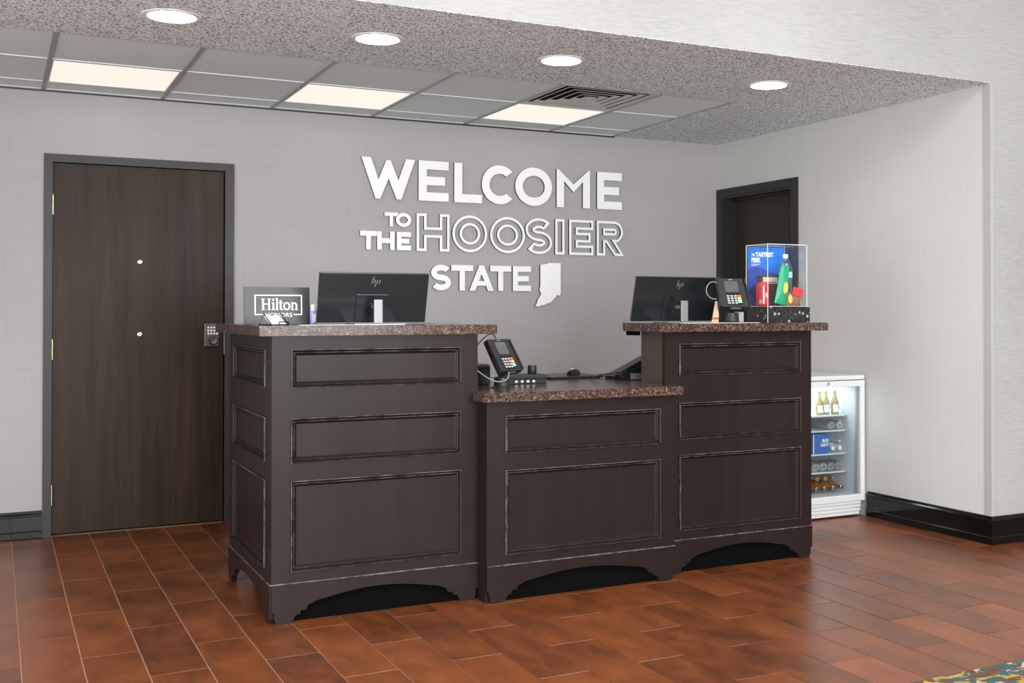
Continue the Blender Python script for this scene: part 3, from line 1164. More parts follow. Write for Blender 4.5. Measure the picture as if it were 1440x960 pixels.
ZT, ZM = 1.1728, 0.8868
PZ = [(0.199, 0.558), (0.627, 0.806), (0.926, 1.079)]
Lp = [(1.044, 1.765, a, b_) for a, b_ in PZ]
Sp = [(1.497, 2.194, a, b_) for a, b_ in [(0.203, 0.558), (0.630, 0.808), (0.927, 1.079)]]
cabinet('left tall dark brown panelled desk cabinet with panelled left side', 0.969, 1.8415, -2.2868, -1.409, ZT - 0.04, Lp, Sp)
mid = cabinet('low middle dark brown panelled desk cabinet with two front panels', 1.8425, 2.7733, -2.3842, -1.40, ZM - 0.04,
              [(1.926, 2.701, 0.197, 0.556), (1.926, 2.701, 0.626, 0.787)])
rt = cabinet('right tall dark panelled desk cabinet beside the glass-door fridge', 2.7815, 3.6468, -2.2925, -2.078, ZT - 0.04,
             [(2.858, 3.580, a, b_) for a, b_ in [(0.197, 0.555), (0.626, 0.799), (0.927, 1.077)]], carc='side_wood')
T0 = Matrix.Translation(-rt.location)
MB().box(2.748, -2.07, ZT - 0.060, 2.7813, -1.99, ZT - 0.0405, M=T0).build('support_rail', 'kick_black', rt)
# dark left return of the middle cabinet, in front of the tall one


def slab(name, pts, z0, z1, label):
    """pts: ccw outline in x-y"""
    mb = MB()
    # use prism in x-z then rotate so that its thickness runs along z
    Mr = Matrix(((1, 0, 0, 0), (0, 0, 1, 0), (0, 1, 0, 0), (0, 0, 0, 1)))
    mb.prism([pts], z0, z1, M=Mr)
    mb.f = [f[::-1] for f in mb.f]
    me = mb.mesh(name, 'granite')
    bm = bmesh.new(); bm.from_mesh(me)
    bmesh.ops.recalc_face_normals(bm, faces=bm.faces)
    bmesh.ops.dissolve_limit(bm, angle_limit=0.01, verts=bm.verts, edges=bm.edges)
    bmesh.ops.bevel(bm, geom=list(bm.edges), offset=0.002, segments=2, affect='EDGES')
    bm.to_mesh(me); bm.free()
    o = bpy.data.objects.new(name, me)
    COL.objects.link(o)
    recentre(o)
    return tag(o, label, 'countertop', 'speckled granite countertops')


slab('countertop', [(0.9164, -2.309), (1.9226, -2.309), (1.9226, -1.327), (0.9164, -1.327)], ZT - 0.0398, ZT,
     'speckled brown granite top on the left tall cabinet under the black sign')
slab('countertop', [(1.8171, -2.4137), (2.8054, -2.4137), (2.8054, -2.3025), (2.780, -2.3025), (2.780, -1.352), (1.844, -1.352),
                    (1.844, -2.2885), (1.8171, -2.2885)], ZM - 0.0398, ZM, 'low speckled brown granite top on the middle cabinet holding the phone')
slab('countertop', [(2.7317, -2.3297), (3.7271, -2.3297), (3.7271, -1.9835), (2.7317, -1.9835)], ZT - 0.0398, ZT,
     'speckled brown granite top on the right tall cabinet under the clear display case')

bk = thing('back_desk', 'low granite-topped work desk behind the right tall cabinet', 'desk', (3.19, -1.71, 0))
MB().box(-0.408, -0.355, 0.0005, 0.40, 0.31, ZM - 0.0402).build('carcass', 'counter_wood', bk)
MB().box(-0.4095, -0.3655, ZM - 0.0398, 0.41, 0.358, ZM).build('top', 'granite', bk)

# ------------------------------------------------------------------ desk items
# black counter sign
sg = thing('counter_sign', 'black rectangular counter sign with white boxed Hilton HONORS lettering', 'sign', (1.098, -1.80, ZT + 0.0005), R(0))
SW, SH = 0.285, 0.163
tilt = Matrix.Rotation(R(-4), 4, 'X')
MB().box(-SW / 2, -0.004, 0.0, SW / 2, 0.004, SH, M=tilt, ch=0.001).build('board', 'sign_black', sg)
MB().box(-0.05, 0.006, 0.0, 0.05, 0.055, 0.004).box(-0.05, 0.010, 0.004, 0.05, 0.014, 0.08).build('foot', 'plastic_black', sg)
fm = MB()
X0_, X1_, Z0_, Z1_, q = -0.098, 0.108, 0.040, 0.129, 0.005
fm.box(X0_, -0.0048, Z1_ - q, X1_, -0.0042, Z1_, M=tilt)
fm.box(X0_, -0.0048, Z0_, X0_ + q, -0.0042, Z1_ - q, M=tilt).box(X1_ - q, -0.0048, Z0_, X1_, -0.0042, Z1_ - q, M=tilt)
fm.box(X0_ + q, -0.0048, Z0_, -0.058, -0.0042, Z0_ + q, M=tilt).box(0.070, -0.0048, Z0_, X1_ - q, -0.0042, Z0_ + q, M=tilt)
fm.build('printed_border', 'white_print', sg)
hl = MB()
def rc(x0, z0, x1, z1): hl.box(x0, -0.0048, z0, x1, -0.0042, z1, M=tilt)
bz, ch_, xh = 0.062, 0.050, 0.034
x = -0.083
def stem(xc, z0, z1, serif_b=True, serif_t=True, sw=0.0085, wd=0.018):
    rc(xc - sw / 2, z0, xc + sw / 2, z1)
    if serif_b: rc(xc - wd / 2, z0, xc + wd / 2, z0 + 0.003)
    if serif_t: rc(xc - wd / 2, z1 - 0.003, xc + sw / 2 if serif_t == 'L' else xc + wd / 2, z1)
stem(-0.072, bz, bz + ch_); stem(-0.042, bz, bz + ch_); rc(-0.068, bz + 0.024, -0.046, bz + 0.028)
stem(-0.021, bz, bz + xh, True, 'L', 0.0085, 0.016); hl.lathe([(0.0055, 0), (0.0055, 0.0006)], 12, M=tilt @ Matrix.Translation((-0.021, -0.0042, bz + xh + 0.011)) @ Mx)
stem(-0.002, bz, bz + ch_ + 0.003, True, 'L', 0.0085, 0.016)
rc(0.012, bz + 0.004, 0.020, bz + xh + 0.010); rc(0.007, bz + xh - 0.0035, 0.028, bz + xh); rc(0.016, bz, 0.028, bz + 0.004)
oo = [[(0.047 + p[0] * 1.0, bz + p[1]) for p in ell(0, xh / 2, 0.018, xh / 2 + 0.001, n=24)],
      [(0.047 + p[0], bz + p[1]) for p in ell(0, xh / 2, 0.0095, xh / 2 - 0.004, n=24)][::-1]]
hl.prism(oo, -0.0048, -0.0042, M=tilt)
stem(0.075, bz, bz + xh, True, 'L', 0.0085, 0.016); stem(0.096, bz, bz + xh - 0.006, True, False, 0.0085, 0.016)
arch = ell(0.0855, bz + xh - 0.014, 0.0148, 0.014, 0, 180, 12, True) + ell(0.0855, bz + xh - 0.014, 0.0065, 0.008, 180, 0, 12, True)
hl.prism([arch], -0.0048, -0.0042, M=tilt)
hl.v = [((p[0] + 0.010) * 0.86 - 0.008, p[1], p[2]) for p in hl.v]
hl.build('lettering', 'white_print', sg)
text_part('HONORS', 0.03, 'lettering', 'white_print', sg, tilt @ Matrix.Translation((-0.052, -0.0045, 0.032)), bold=0.0, width=0.116, height=0.018)

# business card holder
ch = thing('card_holder', 'small black wire card holder with white cards in front of the black sign', 'card holder', (1.012, -2.12, ZT + 0.0005), R(33))
wf_ = MB()
rr = 0.0024
for sx in (-0.048, 0.046):
    wf_.tube([(sx, -0.036, 0.002), (sx, 0.032, 0.002), (sx - 0.0, -0.004 + 0.012, 0.048), (sx, -0.036, 0.003)], rr)
wf_.tube([(-0.048, 0.032, 0.002), (0.046, 0.032, 0.002)], rr)
wf_.tube([(-0.048, -0.036, 0.002), (0.046, -0.036, 0.002)], rr)
wf_.tube([(-0.010, -0.0365, 0.002), (-0.006, -0.038, 0.014), (0.046, -0.038, 0.014), (0.048, -0.0365, 0.003)], rr)
wf_.build('wire_frame', 'plastic_black', ch)
cm = MB()
Mc = Matrix.Translation((-0.001, -0.028, 0.004)) @ Matrix.Rotation(R(-48), 4, 'X')
for q in range(4):
    cm.box(-0.040, q * 0.0014 - 0.001, 0.0, 0.043, q * 0.0014, 0.052 - q * 0.001, M=Mc)
cm.build('card_stack', 'paper', ch)

# sanitizer bottle
sb = thing('sanitizer_bottle', 'small clear violet bottle with white flip cap between sign and monitor', 'bottle', (1.243, -1.85, ZT + 0.0005))
MB().lathe([(0.012, 0), (0.0145, 0.003), (0.0148, 0.046), (0.013, 0.056), (0.010, 0.060)], 20).build('body', 'violet_gel', sb)
MB().lathe([(0.0112, 0.060), (0.0112, 0.084), (0.009, 0.087)], 18).build('cap', 'white_button', sb)
MB().box(-0.009, -0.0154, 0.008, 0.009, -0.0146, 0.044).build('paper_label', 'paper', sb)


def monitor(loc, label, wd=0.490):
    t = thing('computer_monitor', label, 'monitor', loc, 0, 'black monitors on the desk')
    ti = R(15)
    M = Matrix.Translation((0, -0.002, 0.010)) @ Matrix.Rotation(ti, 4, 'X')
    hh_ = 0.222
    MB().box(-wd / 2, -0.008, 0, wd / 2, 0.008, hh_, M=M, ch=0.002).build('back_shell', 'panel_black', t)
    MB().box(-wd / 2 + 0.006, 0.0082, 0.014, wd / 2 - 0.006, 0.0092, hh_ - 0.006, M=M).build('screen', 'screen_grey', t)
    MB().box(-0.080, -0.014, 0.006, 0.066, -0.0082, 0.128, M=M, ch=0.002).build('rear_hub', 'panel_black', t)
    # slanted logo of four strokes
    lg = MB()
    sl = 0.30
    for (xx, z0, z1) in ((-0.017, 0.0, 0.030), (-0.006, 0.0, 0.017), (0.005, 0.0, 0.017), (0.016, 0.0, 0.017), (0.002, -0.014, -0.002)):
        cx_ = xx
        vs = [(cx_ + z0 * sl, -0.0088, z0), (cx_ + 0.0035 + z0 * sl, -0.0088, z0), (cx_ + 0.0035 + z1 * sl, -0.0088, z1), (cx_ + z1 * sl, -0.0088, z1)]
        vs += [(p[0], -0.0081, p[2]) for p in vs]
        lg.add([M @ Vector((p[0], p[1], p[2] + 0.176)) for p in vs], [(0, 1, 2, 3), (7, 6, 5, 4), (0, 4, 5, 1), (1, 5, 6, 2), (2, 6, 7, 3), (3, 7, 4, 0)])
    lg.build('logo', 'silver', t)
    sc = MB()
    sc.box(-0.019, -0.105, 0.006, 0.019, -0.094, 0.108, ch=0.002)
    sc.box(-0.010, -0.094, 0.070, 0.010, -0.036, 0.085)
    sc.build('stand_column', 'silver', t)
    MB().box(-0.115, -0.140, 0.0004, 0.115, 0.004, 0.0055, ch=0.001).build('stand_base', 'silver', t)
    return t


mL = monitor((1.473, -1.955, ZT), 'black computer monitor seen from behind, on the left counter beside the sign')
mR = copy_tree(mL)
mR.location = (2.976, -2.060, ZT)
mR['label'] = 'black computer monitor seen from behind, on the right counter beside the card terminal'
for c in mR.children:
    if c.name.startswith('stand_base'):
        c.scale = (1.0, 1.0, 1.0)
for (a, b_, y0, y1, lab) in ((1.10, 1.545, -2.20, -2.15, 'thin white sheet on the left counter under the monitor'),
                             (2.862, 3.305, -2.325, -2.300, 'thin white sheet on the right counter under the card terminal')):
    o = MB().box(a, y0, ZT + 0.0003, b_, y1, ZT + 0.0024).build('paper_sheet', 'fridge_liner')
    tag(recentre(o), lab, 'paper', 'white sheets on the counters')


# payment terminals
def terminal(loc, rz, label, tiltdeg, L=0.165, W=0.150):
    t = thing('card_terminal', label, 'card terminal', loc, rz, 'card payment terminals')
    MB().lathe([(0.052, 0), (0.052, 0.003), (0.040, 0.006), (0.037, 0.010), (0.035, 0.046), (0.030, 0.050)], 28).build('stand_base', 'plastic_dark', t)
    MB().tube([(0, 0.0, 0.045), (0, 0.012, 0.085)], 0.014, 12).build('stand_neck', 'plastic_black', t)
    M = Matrix.Translation((0, -0.045, 0.068)) @ Matrix.Rotation(R(tiltdeg), 4, 'X')
    # local: x across, y up along the face, z out of the face
    bd = MB()
    sec = [(-W / 2, 0.0), (-W / 2 + 0.006, 0.020), (W / 2 - 0.006, 0.020), (W / 2, 0.0), (W / 2 - 0.012, -0.016), (-W / 2 + 0.012, -0.016)]
    vs = [(x_, 0.0, z_) for x_, z_ in sec] + [(x_ * 0.94, L, z_) for x_, z_ in sec]
    fs = [(k, (k + 1) % 6, (k + 1) % 6 + 6, k + 6) for k in range(6)] + [(5, 4, 3, 2, 1, 0), (6, 7, 8, 9, 10, 11)]
    fs = [f[::-1] for f in fs]
    bd.add(vs, fs, M=M)
    body = bd.build('body', 'plastic_black_rough', t)
    for sx in (-1, 1):
        MB().box(sx * (W / 2 - 0.001) - 0.004, 0.004, 0.006, sx * (W / 2 - 0.001) + 0.004, L - 0.004, 0.026, M=M, ch=0.002).build('side_guard', 'plastic_dark', t)
    MB().box(-0.034, L * 0.52, 0.0202, 0.034, L * 0.90, 0.0215, M=M, ch=0.0004).build('screen', 'screen_grey', t)
    MB().box(-0.036, L * 0.43, 0.0202, 0.036, L * 0.47, 0.023, M=M).build('privacy_lip', 'plastic_black', t)
    kp = MB().box(-0.038, 0.010, 0.0202, 0.038, L * 0.41, 0.0212, M=M).build('keypad', 'plastic_black', t)
    for r_ in range(4):
        for c_ in range(4):
            cx_ = -0.028 + c_ * 0.0185
            cy_ = L * 0.365 - r_ * 0.0135
            mt = 'grey_print'
            k_ = MB()
            if c_ == 3:
                if r_ == 3: continue
                mt = ('key_red', 'key_yellow', 'key_green')[r_]
                hh2 = 0.0055 if r_ < 2 else 0.0085
                cyy = cy_ if r_ < 2 else cy_ - 0.004
                k_.box(cx_ - 0.009, cyy - hh2, 0.0213, cx_ + 0.009, cyy + hh2, 0.0235, M=M)
            else:
                k_.box(cx_ - 0.0065, cy_ - 0.0042, 0.0213, cx_ + 0.0065, cy_ + 0.0042, 0.0232, M=M)
            k_.build('key', mt, kp)
    MB().box(-0.020, -0.0035, 0.004, 0.030, -0.0003, 0.010, M=M).build('card_slot', 'silver', t)
    MB().box(-0.010, L - 0.010, 0.0201, 0.012, L - 0.005, 0.0215, M=M).build('logo', 'silver', t)
    return t


tL = terminal((2.022, -2.135, ZM + 0.0005), R(24), 'black card terminal on the low middle counter, tilted to the left', 57)
tR = terminal((3.198, -2.240, ZT + 0.0005), R(-17), 'black card terminal on the right counter in front of the monitor', 57)
# cables
def cable(pts, r, m_, label):
    # smooth by Catmull-Rom
    P = [Vector(p) for p in pts]
    out = []
    for i in range(len(P) - 1):
        p0, p1, p2, p3 = P[max(i - 1, 0)], P[i], P[i + 1], P[min(i + 2, len(P) - 1)]
        for k in range(8):
            u = k / 8
            out.append(0.5 * ((2 * p1) + (p2 - p0) * u + (2 * p0 - 5 * p1 + 4 * p2 - p3) * u * u + (3 * p1 - p0 - 3 * p2 + p3) * u ** 3))
    out.append(P[-1])
    o = MB().tube(out, r, 6).build('cable', m_)
    return tag(recentre(o), label, 'cable')


# receipt printer behind the left terminal
pr = thing('receipt_printer', 'black box behind the left card terminal, half hidden by the cabinet', 'printer', (1.955, -1.84, ZM + 0.0005))
MB().box(-0.10, -0.085, 0, 0.10, 0.085, 0.088, ch=0.005).build('body', 'plastic_black', pr)
MB().box(-0.098, -0.083, 0.0882, 0.098, 0.083, 0.096, ch=0.003).build('lid', 'carton_brown', pr)

# docking box with ports
db = thing('docking_station', 'flat dark two-tier box with ports beside the left card terminal', 'docking station', (2.238, -1.885, ZM + 0.0005), R(0))
MB().box(-0.095, -0.065, 0, 0.095, 0.06, 0.024, ch=0.002).build('body', 'plastic_dark', db)
MB().box(-0.100, -0.070, 0.0245, 0.100, 0.062, 0.042, ch=0.003).build('lid', 'plastic_black_rough', db)
for k in range(4):
    pt = MB().box(-0.068 + k * 0.030, -0.0668, 0.007, -0.056 + k * 0.030, -0.0652, 0.017).build('port', 'white_button', db)
o = thing('round_speaker', 'small dark cylinder standing on the docking box', 'speaker', (2.300, -1.86, ZM + 0.0430))
MB().lathe([(0.020, 0), (0.022, 0.003), (0.022, 0.036), (0.019, 0.040)], 20).build('body', 'plastic_dark', o)
MB().lathe([(0.0175, 0.0402), (0.0175, 0.0412)], 18).build('top_plate', 'silver', o)

# flat writing pad + folded clip
o = thing('writing_pad', 'thin dark flat pad lying on the low counter left of the phone', 'pad', (2.63, -1.57, ZM + 0.0005), R(2))
MB().box(-0.155, -0.13, 0.004, 0.155, 0.13, 0.012, ch=0.002).box(-0.14, -0.115, 0, 0.14, 0.115, 0.004).build('pad_sheet', 'plastic_dark', o)
MB().box(-0.02, 0.10, 0.0122, 0.10, 0.125, 0.016).build('clip', 'silver', o)
o = thing('computer_mouse', 'small black mouse with white wheel on the flat pad beside the phone', 'mouse', (2.66, -1.60, ZM + 0.013), R(35))
vs, fs = [], []
for i in range(7):
    u = i / 6
    for j in range(9):
        v_ = -1 + 2 * j / 8
        x_ = (u - 0.5) * 0.10
        wd_ = 0.029 * math.sqrt(max(0.0, 1 - (2 * u - 1) ** 2 * 0.8))
        z_ = 0.002 + 0.030 * math.sqrt(max(0, 1 - v_ * v_)) * (0.35 + 0.65 * math.sin(math.pi * (0.15 + 0.7 * u)))
        vs.append((x_, v_ * wd_, z_))
for i in range(6):
    for j in range(8):
        fs.append((i * 9 + j, (i + 1) * 9 + j, (i + 1) * 9 + j + 1, i * 9 + j + 1))
fs += [tuple(j for j in range(9)), tuple(54 + j for j in range(8, -1, -1)), tuple([i * 9 for i in range(6, -1, -1)] + [i * 9 + 8 for i in range(7)])]
MB().add(vs, fs, smooth=True).build('shell', 'plastic_black', o)
MB().box(-0.030, -0.004, 0.0305, -0.008, 0.004, 0.0335).build('wheel', 'white_button', o)

# desk phone (side view wedge + handset)
ph = thing('desk_phone', 'black desk phone with handset on the low counter, partly behind the right cabinet', 'telephone', (2.86, -1.845, ZM + 0.0005), R(0))
MB().prism([[(-0.10, 0.0), (0.13, 0.0), (0.13, 0.105), (0.115, 0.115), (-0.10, 0.016)]], -0.09, 0.09).build('body', 'plastic_black', ph)
Mh = Matrix.Translation((0.0, -0.055, 0.062)) @ Matrix.Rotation(R(-24.5), 4, 'Y')
hs = MB()
hs.box(-0.110, -0.022, 0.004, 0.120, 0.022, 0.026, M=Mh, ch=0.006)
hs.box(-0.118, -0.028, -0.006, -0.066, 0.028, 0.018, M=Mh, ch=0.006)
hs.box(0.072, -0.028, -0.004, 0.126, 0.028, 0.018, M=Mh, ch=0.006)
hs.build('handset', 'plastic_black', ph)
MB().box(-0.055, 0.0, 0.0, 0.125, 0.002, 0.030, M=Matrix.Translation((0, -0.0925, 0.004))).build('side_plate', 'silver', ph)
for r_ in range(4):
    for c_ in range(3):
        MB().box(-0.05 + r_ * 0.022, 0.0 + c_ * 0.022, 0.0005, -0.036 + r_ * 0.022, 0.014 + c_ * 0.022, 0.003,
                 M=Matrix.Translation((0, 0, 0.0585)) @ Matrix.Rotation(R(-24.7), 4, 'Y')).build('key', 'grey_print', ph)
cable([(2.77, -1.93, ZM + 0.018), (2.74, -1.92, ZM + 0.030), (2.70, -1.89, ZM + 0.034), (2.66, -1.86, ZM + 0.022), (2.63, -1.84, ZM + 0.004)], 0.0035, 'cable_black',
      'black phone cord curling from the desk phone handset')
cable([(1.8430, -2.02, ZM + 0.165), (1.92, -2.02, ZM + 0.165), (1.955, -2.04, ZM + 0.205), (1.985, -2.045, ZM + 0.232), (2.013, -2.045, ZM + 0.240), (2.030, -2.045, ZM + 0.219)],
      0.0028, 'cable_black', 'black cable arching over the top of the left terminal')
cable([(1.8430, -2.19, ZM + 0.120), (1.875, -2.20, ZM + 0.085), (1.92, -2.22, ZM + 0.050), (1.96, -2.235, ZM + 0.035), (2.00, -2.24, ZM + 0.045), (2.012, -2.235, ZM + 0.075)],
      0.0022, 'cable_grey', 'thin grey cord looping below the left card terminal')
cable([(3.098, -2.26, ZT + 0.195), (3.065, -2.26, ZT + 0.198), (3.040, -2.26, ZT + 0.174), (3.040, -2.26, ZT + 0.143), (3.065, -2.26, ZT + 0.120), (3.098, -2.26, ZT + 0.116)],
      0.0022, 'cable_grey', 'thin grey cord loop left of the right card terminal')
# stylus tag + small grey box next to the right terminal
o = thing('paper_tag', 'narrow tan tag hanging beside the right card terminal, banded dark red', 'tag', (3.105, -2.235, ZT + 0.001))
MB().prism([[(-0.021, 0.0), (0.019, 0.0), (0.021, 0.040), (0.012, 0.105), (0.002, 0.105)]], -0.0015, 0.0015).build('strip', 'tag_tan', o)
MB().box(-0.0185, -0.0022, 0.016, 0.0195, -0.0016, 0.026).build('band', 'tag_red', o)
o = thing('grey_charger_box', 'small upright light grey box beside the right card terminal base', 'charger', (3.258, -2.205, ZT + 0.0032))
MB().box(-0.026, -0.018, 0, 0.026, 0.018, 0.050, ch=0.003).build('body', 'guard_white', o)

# ------------------------------------------------------------------ clear display case
CX0, CX1, CY0, CY1, CZ0, CZ1 = 3.446, 3.694, -2.202, -2.022, ZT + 0.0005, 1.569
dc = thing('display_case', 'clear acrylic display case with black printed base on the right counter', 'display case', ((CX0 + CX1) / 2, (CY0 + CY1) / 2, CZ0))
T0 = Matrix.Translation((-(CX0 + CX1) / 2, -(CY0 + CY1) / 2, -CZ0))
MB().box(CX0 + 0.003, CY0 + 0.002, CZ0, 3.716, CY1 - 0.002, 1.253, M=T0, ch=0.001).build('base', 'base_print', dc)
zb = 1.254
for nm, bx in (('front_pane', (CX0 + 0.003, CY0, zb, CX1 - 0.003, CY0 + 0.003, CZ1 - 0.003)), ('back_pane', (CX0 + 0.003, CY1 - 0.003, zb, CX1 - 0.003, CY1, CZ1 - 0.003)),
               ('side_pane', (CX0, CY0, zb, CX0 + 0.003, CY1, CZ1 - 0.003)), ('side_pane', (CX1 - 0.003, CY0, zb, CX1, CY1, CZ1 - 0.003)),
               ('top_pane', (CX0, CY0, CZ1 - 0.003, CX1, CY1, CZ1))):
    MB().box(*bx, M=T0).build(nm, 'acrylic', dc)
ed = MB()
g = 0.0022
for (x_, y_) in ((CX0, CY0), (CX1, CY0), (CX0, CY1), (CX1, CY1)):
    ed.box(x_ - g / 2, y_ - g / 2, CZ0 if (x_, y_) == (CX0, CY0) else zb, x_ + g / 2, y_ + g / 2, CZ1, M=T0)
for y_ in (CY0, CY1):
    ed.box(CX0, y_ - g / 2, CZ1 - g, CX1, y_ + g / 2, CZ1 + 0.0004, M=T0)
for x_ in (CX0, CX1):
    ed.box(x_ - g / 2, CY0, CZ1 - g, x_ + g / 2, CY1, CZ1 + 0.0004, M=T0)
ed.box(CX0, CY0 - 0.0012, zb, CX1, CY0, zb + 0.0015, M=T0).box(CX0 - 0.0012, CY0, zb, CX0, CY1, zb + 0.0015, M=T0)
ed.build('polished_edge', 'acrylic_edge', dc)
# poster inside
ps = thing('poster', 'blue wavy poster reading THE TASTIEST PERK inside the display case', 'poster', ((CX0 + CX1) / 2, CY1 - 0.006, zb + 0.001))
pw_, ph_ = CX1 - CX0 - 0.010, CZ1 - zb - 0.008
MB().box(-pw_ / 2, -0.001, 0, pw_ / 2, 0.001, ph_, M=Matrix.Identity(4)).build('sheet', 'poster_blue', ps)
pst = ps.children[0]
for v_ in pst.data.vertices: v_.co.z -= ph_ / 2
pst.location.z = ph_ / 2
text_part('THE', 0.02, 'lettering', 'white_print', ps, Matrix.Translation((-pw_ / 2 + 0.022, -0.0016, ph_ - 0.048)), 0.0006, 0.022, 0.014)
text_part('TASTIEST', 0.02, 'lettering', 'white_print', ps, Matrix.Translation((-pw_ / 2 + 0.048, -0.0016, ph_ - 0.050)), 0.001, 0.115, 0.024)
text_part('PERK', 0.02, 'lettering', 'white_print', ps, Matrix.Translation((-pw_ / 2 + 0.022, -0.0016, ph_ - 0.080)), 0.001, 0.060, 0.025)
sm_ = MB()
for k in range(2): sm_.box(-pw_ / 2 + 0.022, -0.0018, ph_ - 0.090 - k * 0.007, -pw_ / 2 + 0.075 - k * 0.02, -0.0012, ph_ - 0.0875 - k * 0.007)
sm_.build('small_print', 'white_print', ps)

o = thing('drink_can', 'tall red drink can standing at the left inside the display case', 'can', (3.4845, -2.108, zb + 0.001))
MB().lathe([(0.024, 0), (0.032, 0.006), (0.033, 0.012), (0.033, 0.108), (0.027, 0.120)], 28).build('body', 'can_red', o)
MB().lathe([(0.0268, 0.1201), (0.0275, 0.123), (0.025, 0.124)], 28).build('rim', 'can_metal', o)
lb = MB()
for a_ in range(-3, 3):
    pass
def curved(r, a0, a1, z0, z1, n=6):
    vs, fs = [], []
    for i in range(n + 1):
        a = R(a0 + (a1 - a0) * i / n)
        vs += [(r * math.cos(a), r * math.sin(a), z0), (r * math.cos(a), r * math.sin(a), z1),
               ((r + .0006) * math.cos(a), (r + .0006) * math.sin(a), z0), ((r + .0006) * math.cos(a), (r + .0006) * math.sin(a), z1)]
    for i in range(n):
        k = i * 4
        fs += [(k + 2, k + 6, k + 7, k + 3), (k, k + 1, k + 5, k + 4), (k, k + 4, k + 6, k + 2), (k + 1, k + 3, k + 7, k + 5)]
    return MB().add(vs, fs)
curved(0.0332, 238, 250, 0.014, 0.104).build('printed_stripe', 'white_print', o)
curved(0.0332, 262, 285, 0.045, 0.068).build('printed_mark', 'carton_cream', o)
curved(0.0332, 205, 228, 0.014, 0.034).build('printed_mark', 'grey_print', o)

o = thing('snack_box', 'brown box with cream front behind the red can in the display case', 'box', (3.560, -2.050, zb + 0.001), R(3))
MB().box(-0.055, -0.018, 0, 0.055, 0.018, 0.160, ch=0.001).build('carton', 'carton_brown', o)
MB().box(-0.046, -0.0195, 0.118, 0.053, -0.0182, 0.150).build('front_label', 'carton_cream', o)
MB().box(-0.010, -0.0202, 0.122, 0.040, -0.0197, 0.126).build('printed_line', 'carton_brown', o)

def pillow_bag(w_, h_, d_, nx=8, nz=10, wob=0.004):
    vs, fs = [], []
    for s in (-1, 1):
        for i in range(nx + 1):
            for j in range(nz + 1):
                u, v_ = i / nx, j / nz
                th = d_ / 2 * (math.sin(math.pi * u) ** 0.5) * (math.sin(math.pi * min(max(v_, 0.0), 1)) ** 0.45)
                vs.append(((u - 0.5) * w_ + random.uniform(-wob, wob) * 0.3, s * (th + (random.uniform(-wob, wob) * 0.5 if 0 < i < nx and 0 < j < nz else 0)), v_ * h_))
    n = (nx + 1) * (nz + 1)
    for i in range(nx):
        for j in range(nz):
            a = i * (nz + 1) + j
            fs.append((a, a + nz + 1, a + nz + 2, a + 1))
            fs.append((a + n, a + n + 1, a + n + nz + 2, a + n + nz + 1))
    return MB().add(vs, fs, smooth=True)


o = thing('chip_bag', 'shiny green snack bag leaning on the clear bottle in the display case', 'snack bag', (3.558, -2.166, zb + 0.011), R(0))
M = Matrix.Rotation(R(10), 4, 'Y') @ Matrix.Rotation(R(-3), 4, 'X')
bg_ = pillow_bag(0.085, 0.205, 0.030)
bg_.v = [tuple(M @ Vector((p[0] * (1 - 0.42 * p[2] / 0.205), p[1], p[2]))) for p in bg_.v]
bg_.build('bag', 'bag_green', o)
MB().prism([ell(0.004, 0.085, 0.015, 0.030, n=16)], -0.0185, -0.0165, M=M).build('printed_spot', 'bag_yellow', o)
MB().prism([ell(0.030, 0.045, 0.008, 0.016, n=12)], -0.019, -0.014, M=M).build('printed_spot', 'bag_blue', o)

o = thing('water_bottle', 'tall clear plastic bottle with teal and white label in the display case', 'bottle', (3.643, -2.092, zb + 0.001))
MB().lathe([(0.028, 0), (0.034, 0.006), (0.0345, 0.03), (0.033, 0.045), (0.0345, 0.06), (0.033, 0.08), (0.0345, 0.10), (0.0345, 0.185), (0.033, 0.200),
            (0.022, 0.232), (0.013, 0.246), (0.013, 0.250)], 28).build('body', 'clear_bottle', o)
curved(0.0350, 0, 360, 0.145, 0.180, 28).build('wrap_label', 'label_teal', o)
curved(0.0356, 200, 330, 0.166, 0.174, 10).build('printed_band', 'white_print', o)
curved(0.0356, 225, 320, 0.151, 0.160, 10).build('printed_band', 'white_print', o)
MB().lathe([(0.0145, 0.2502), (0.0145, 0.268), (0.013, 0.270)], 20).build('cap', 'white_button', o)

o = thing('candy_bag', 'small brown candy bag with red header card at the right of the display case', 'snack bag', (3.628, -2.176, zb + 0.001), R(0))
cb = pillow_bag(0.088, 0.070, 0.026, 8, 6, 0.004)
cb.build('bag', 'candy_brown', o)
MB().box(-0.030, -0.0165, 0.050, 0.034, -0.0145, 0.092, M=Matrix.Translation((-0.004, 0, 0.004)) @ Matrix.Rotation(R(14), 4, 'Y')).build('header_card', 'tag_crimson', o)
MB().prism([ell(-0.030, 0.036, 0.013, 0.022, n=12)], -0.015, -0.010).build('printed_spot', 'bag_yellow', o)

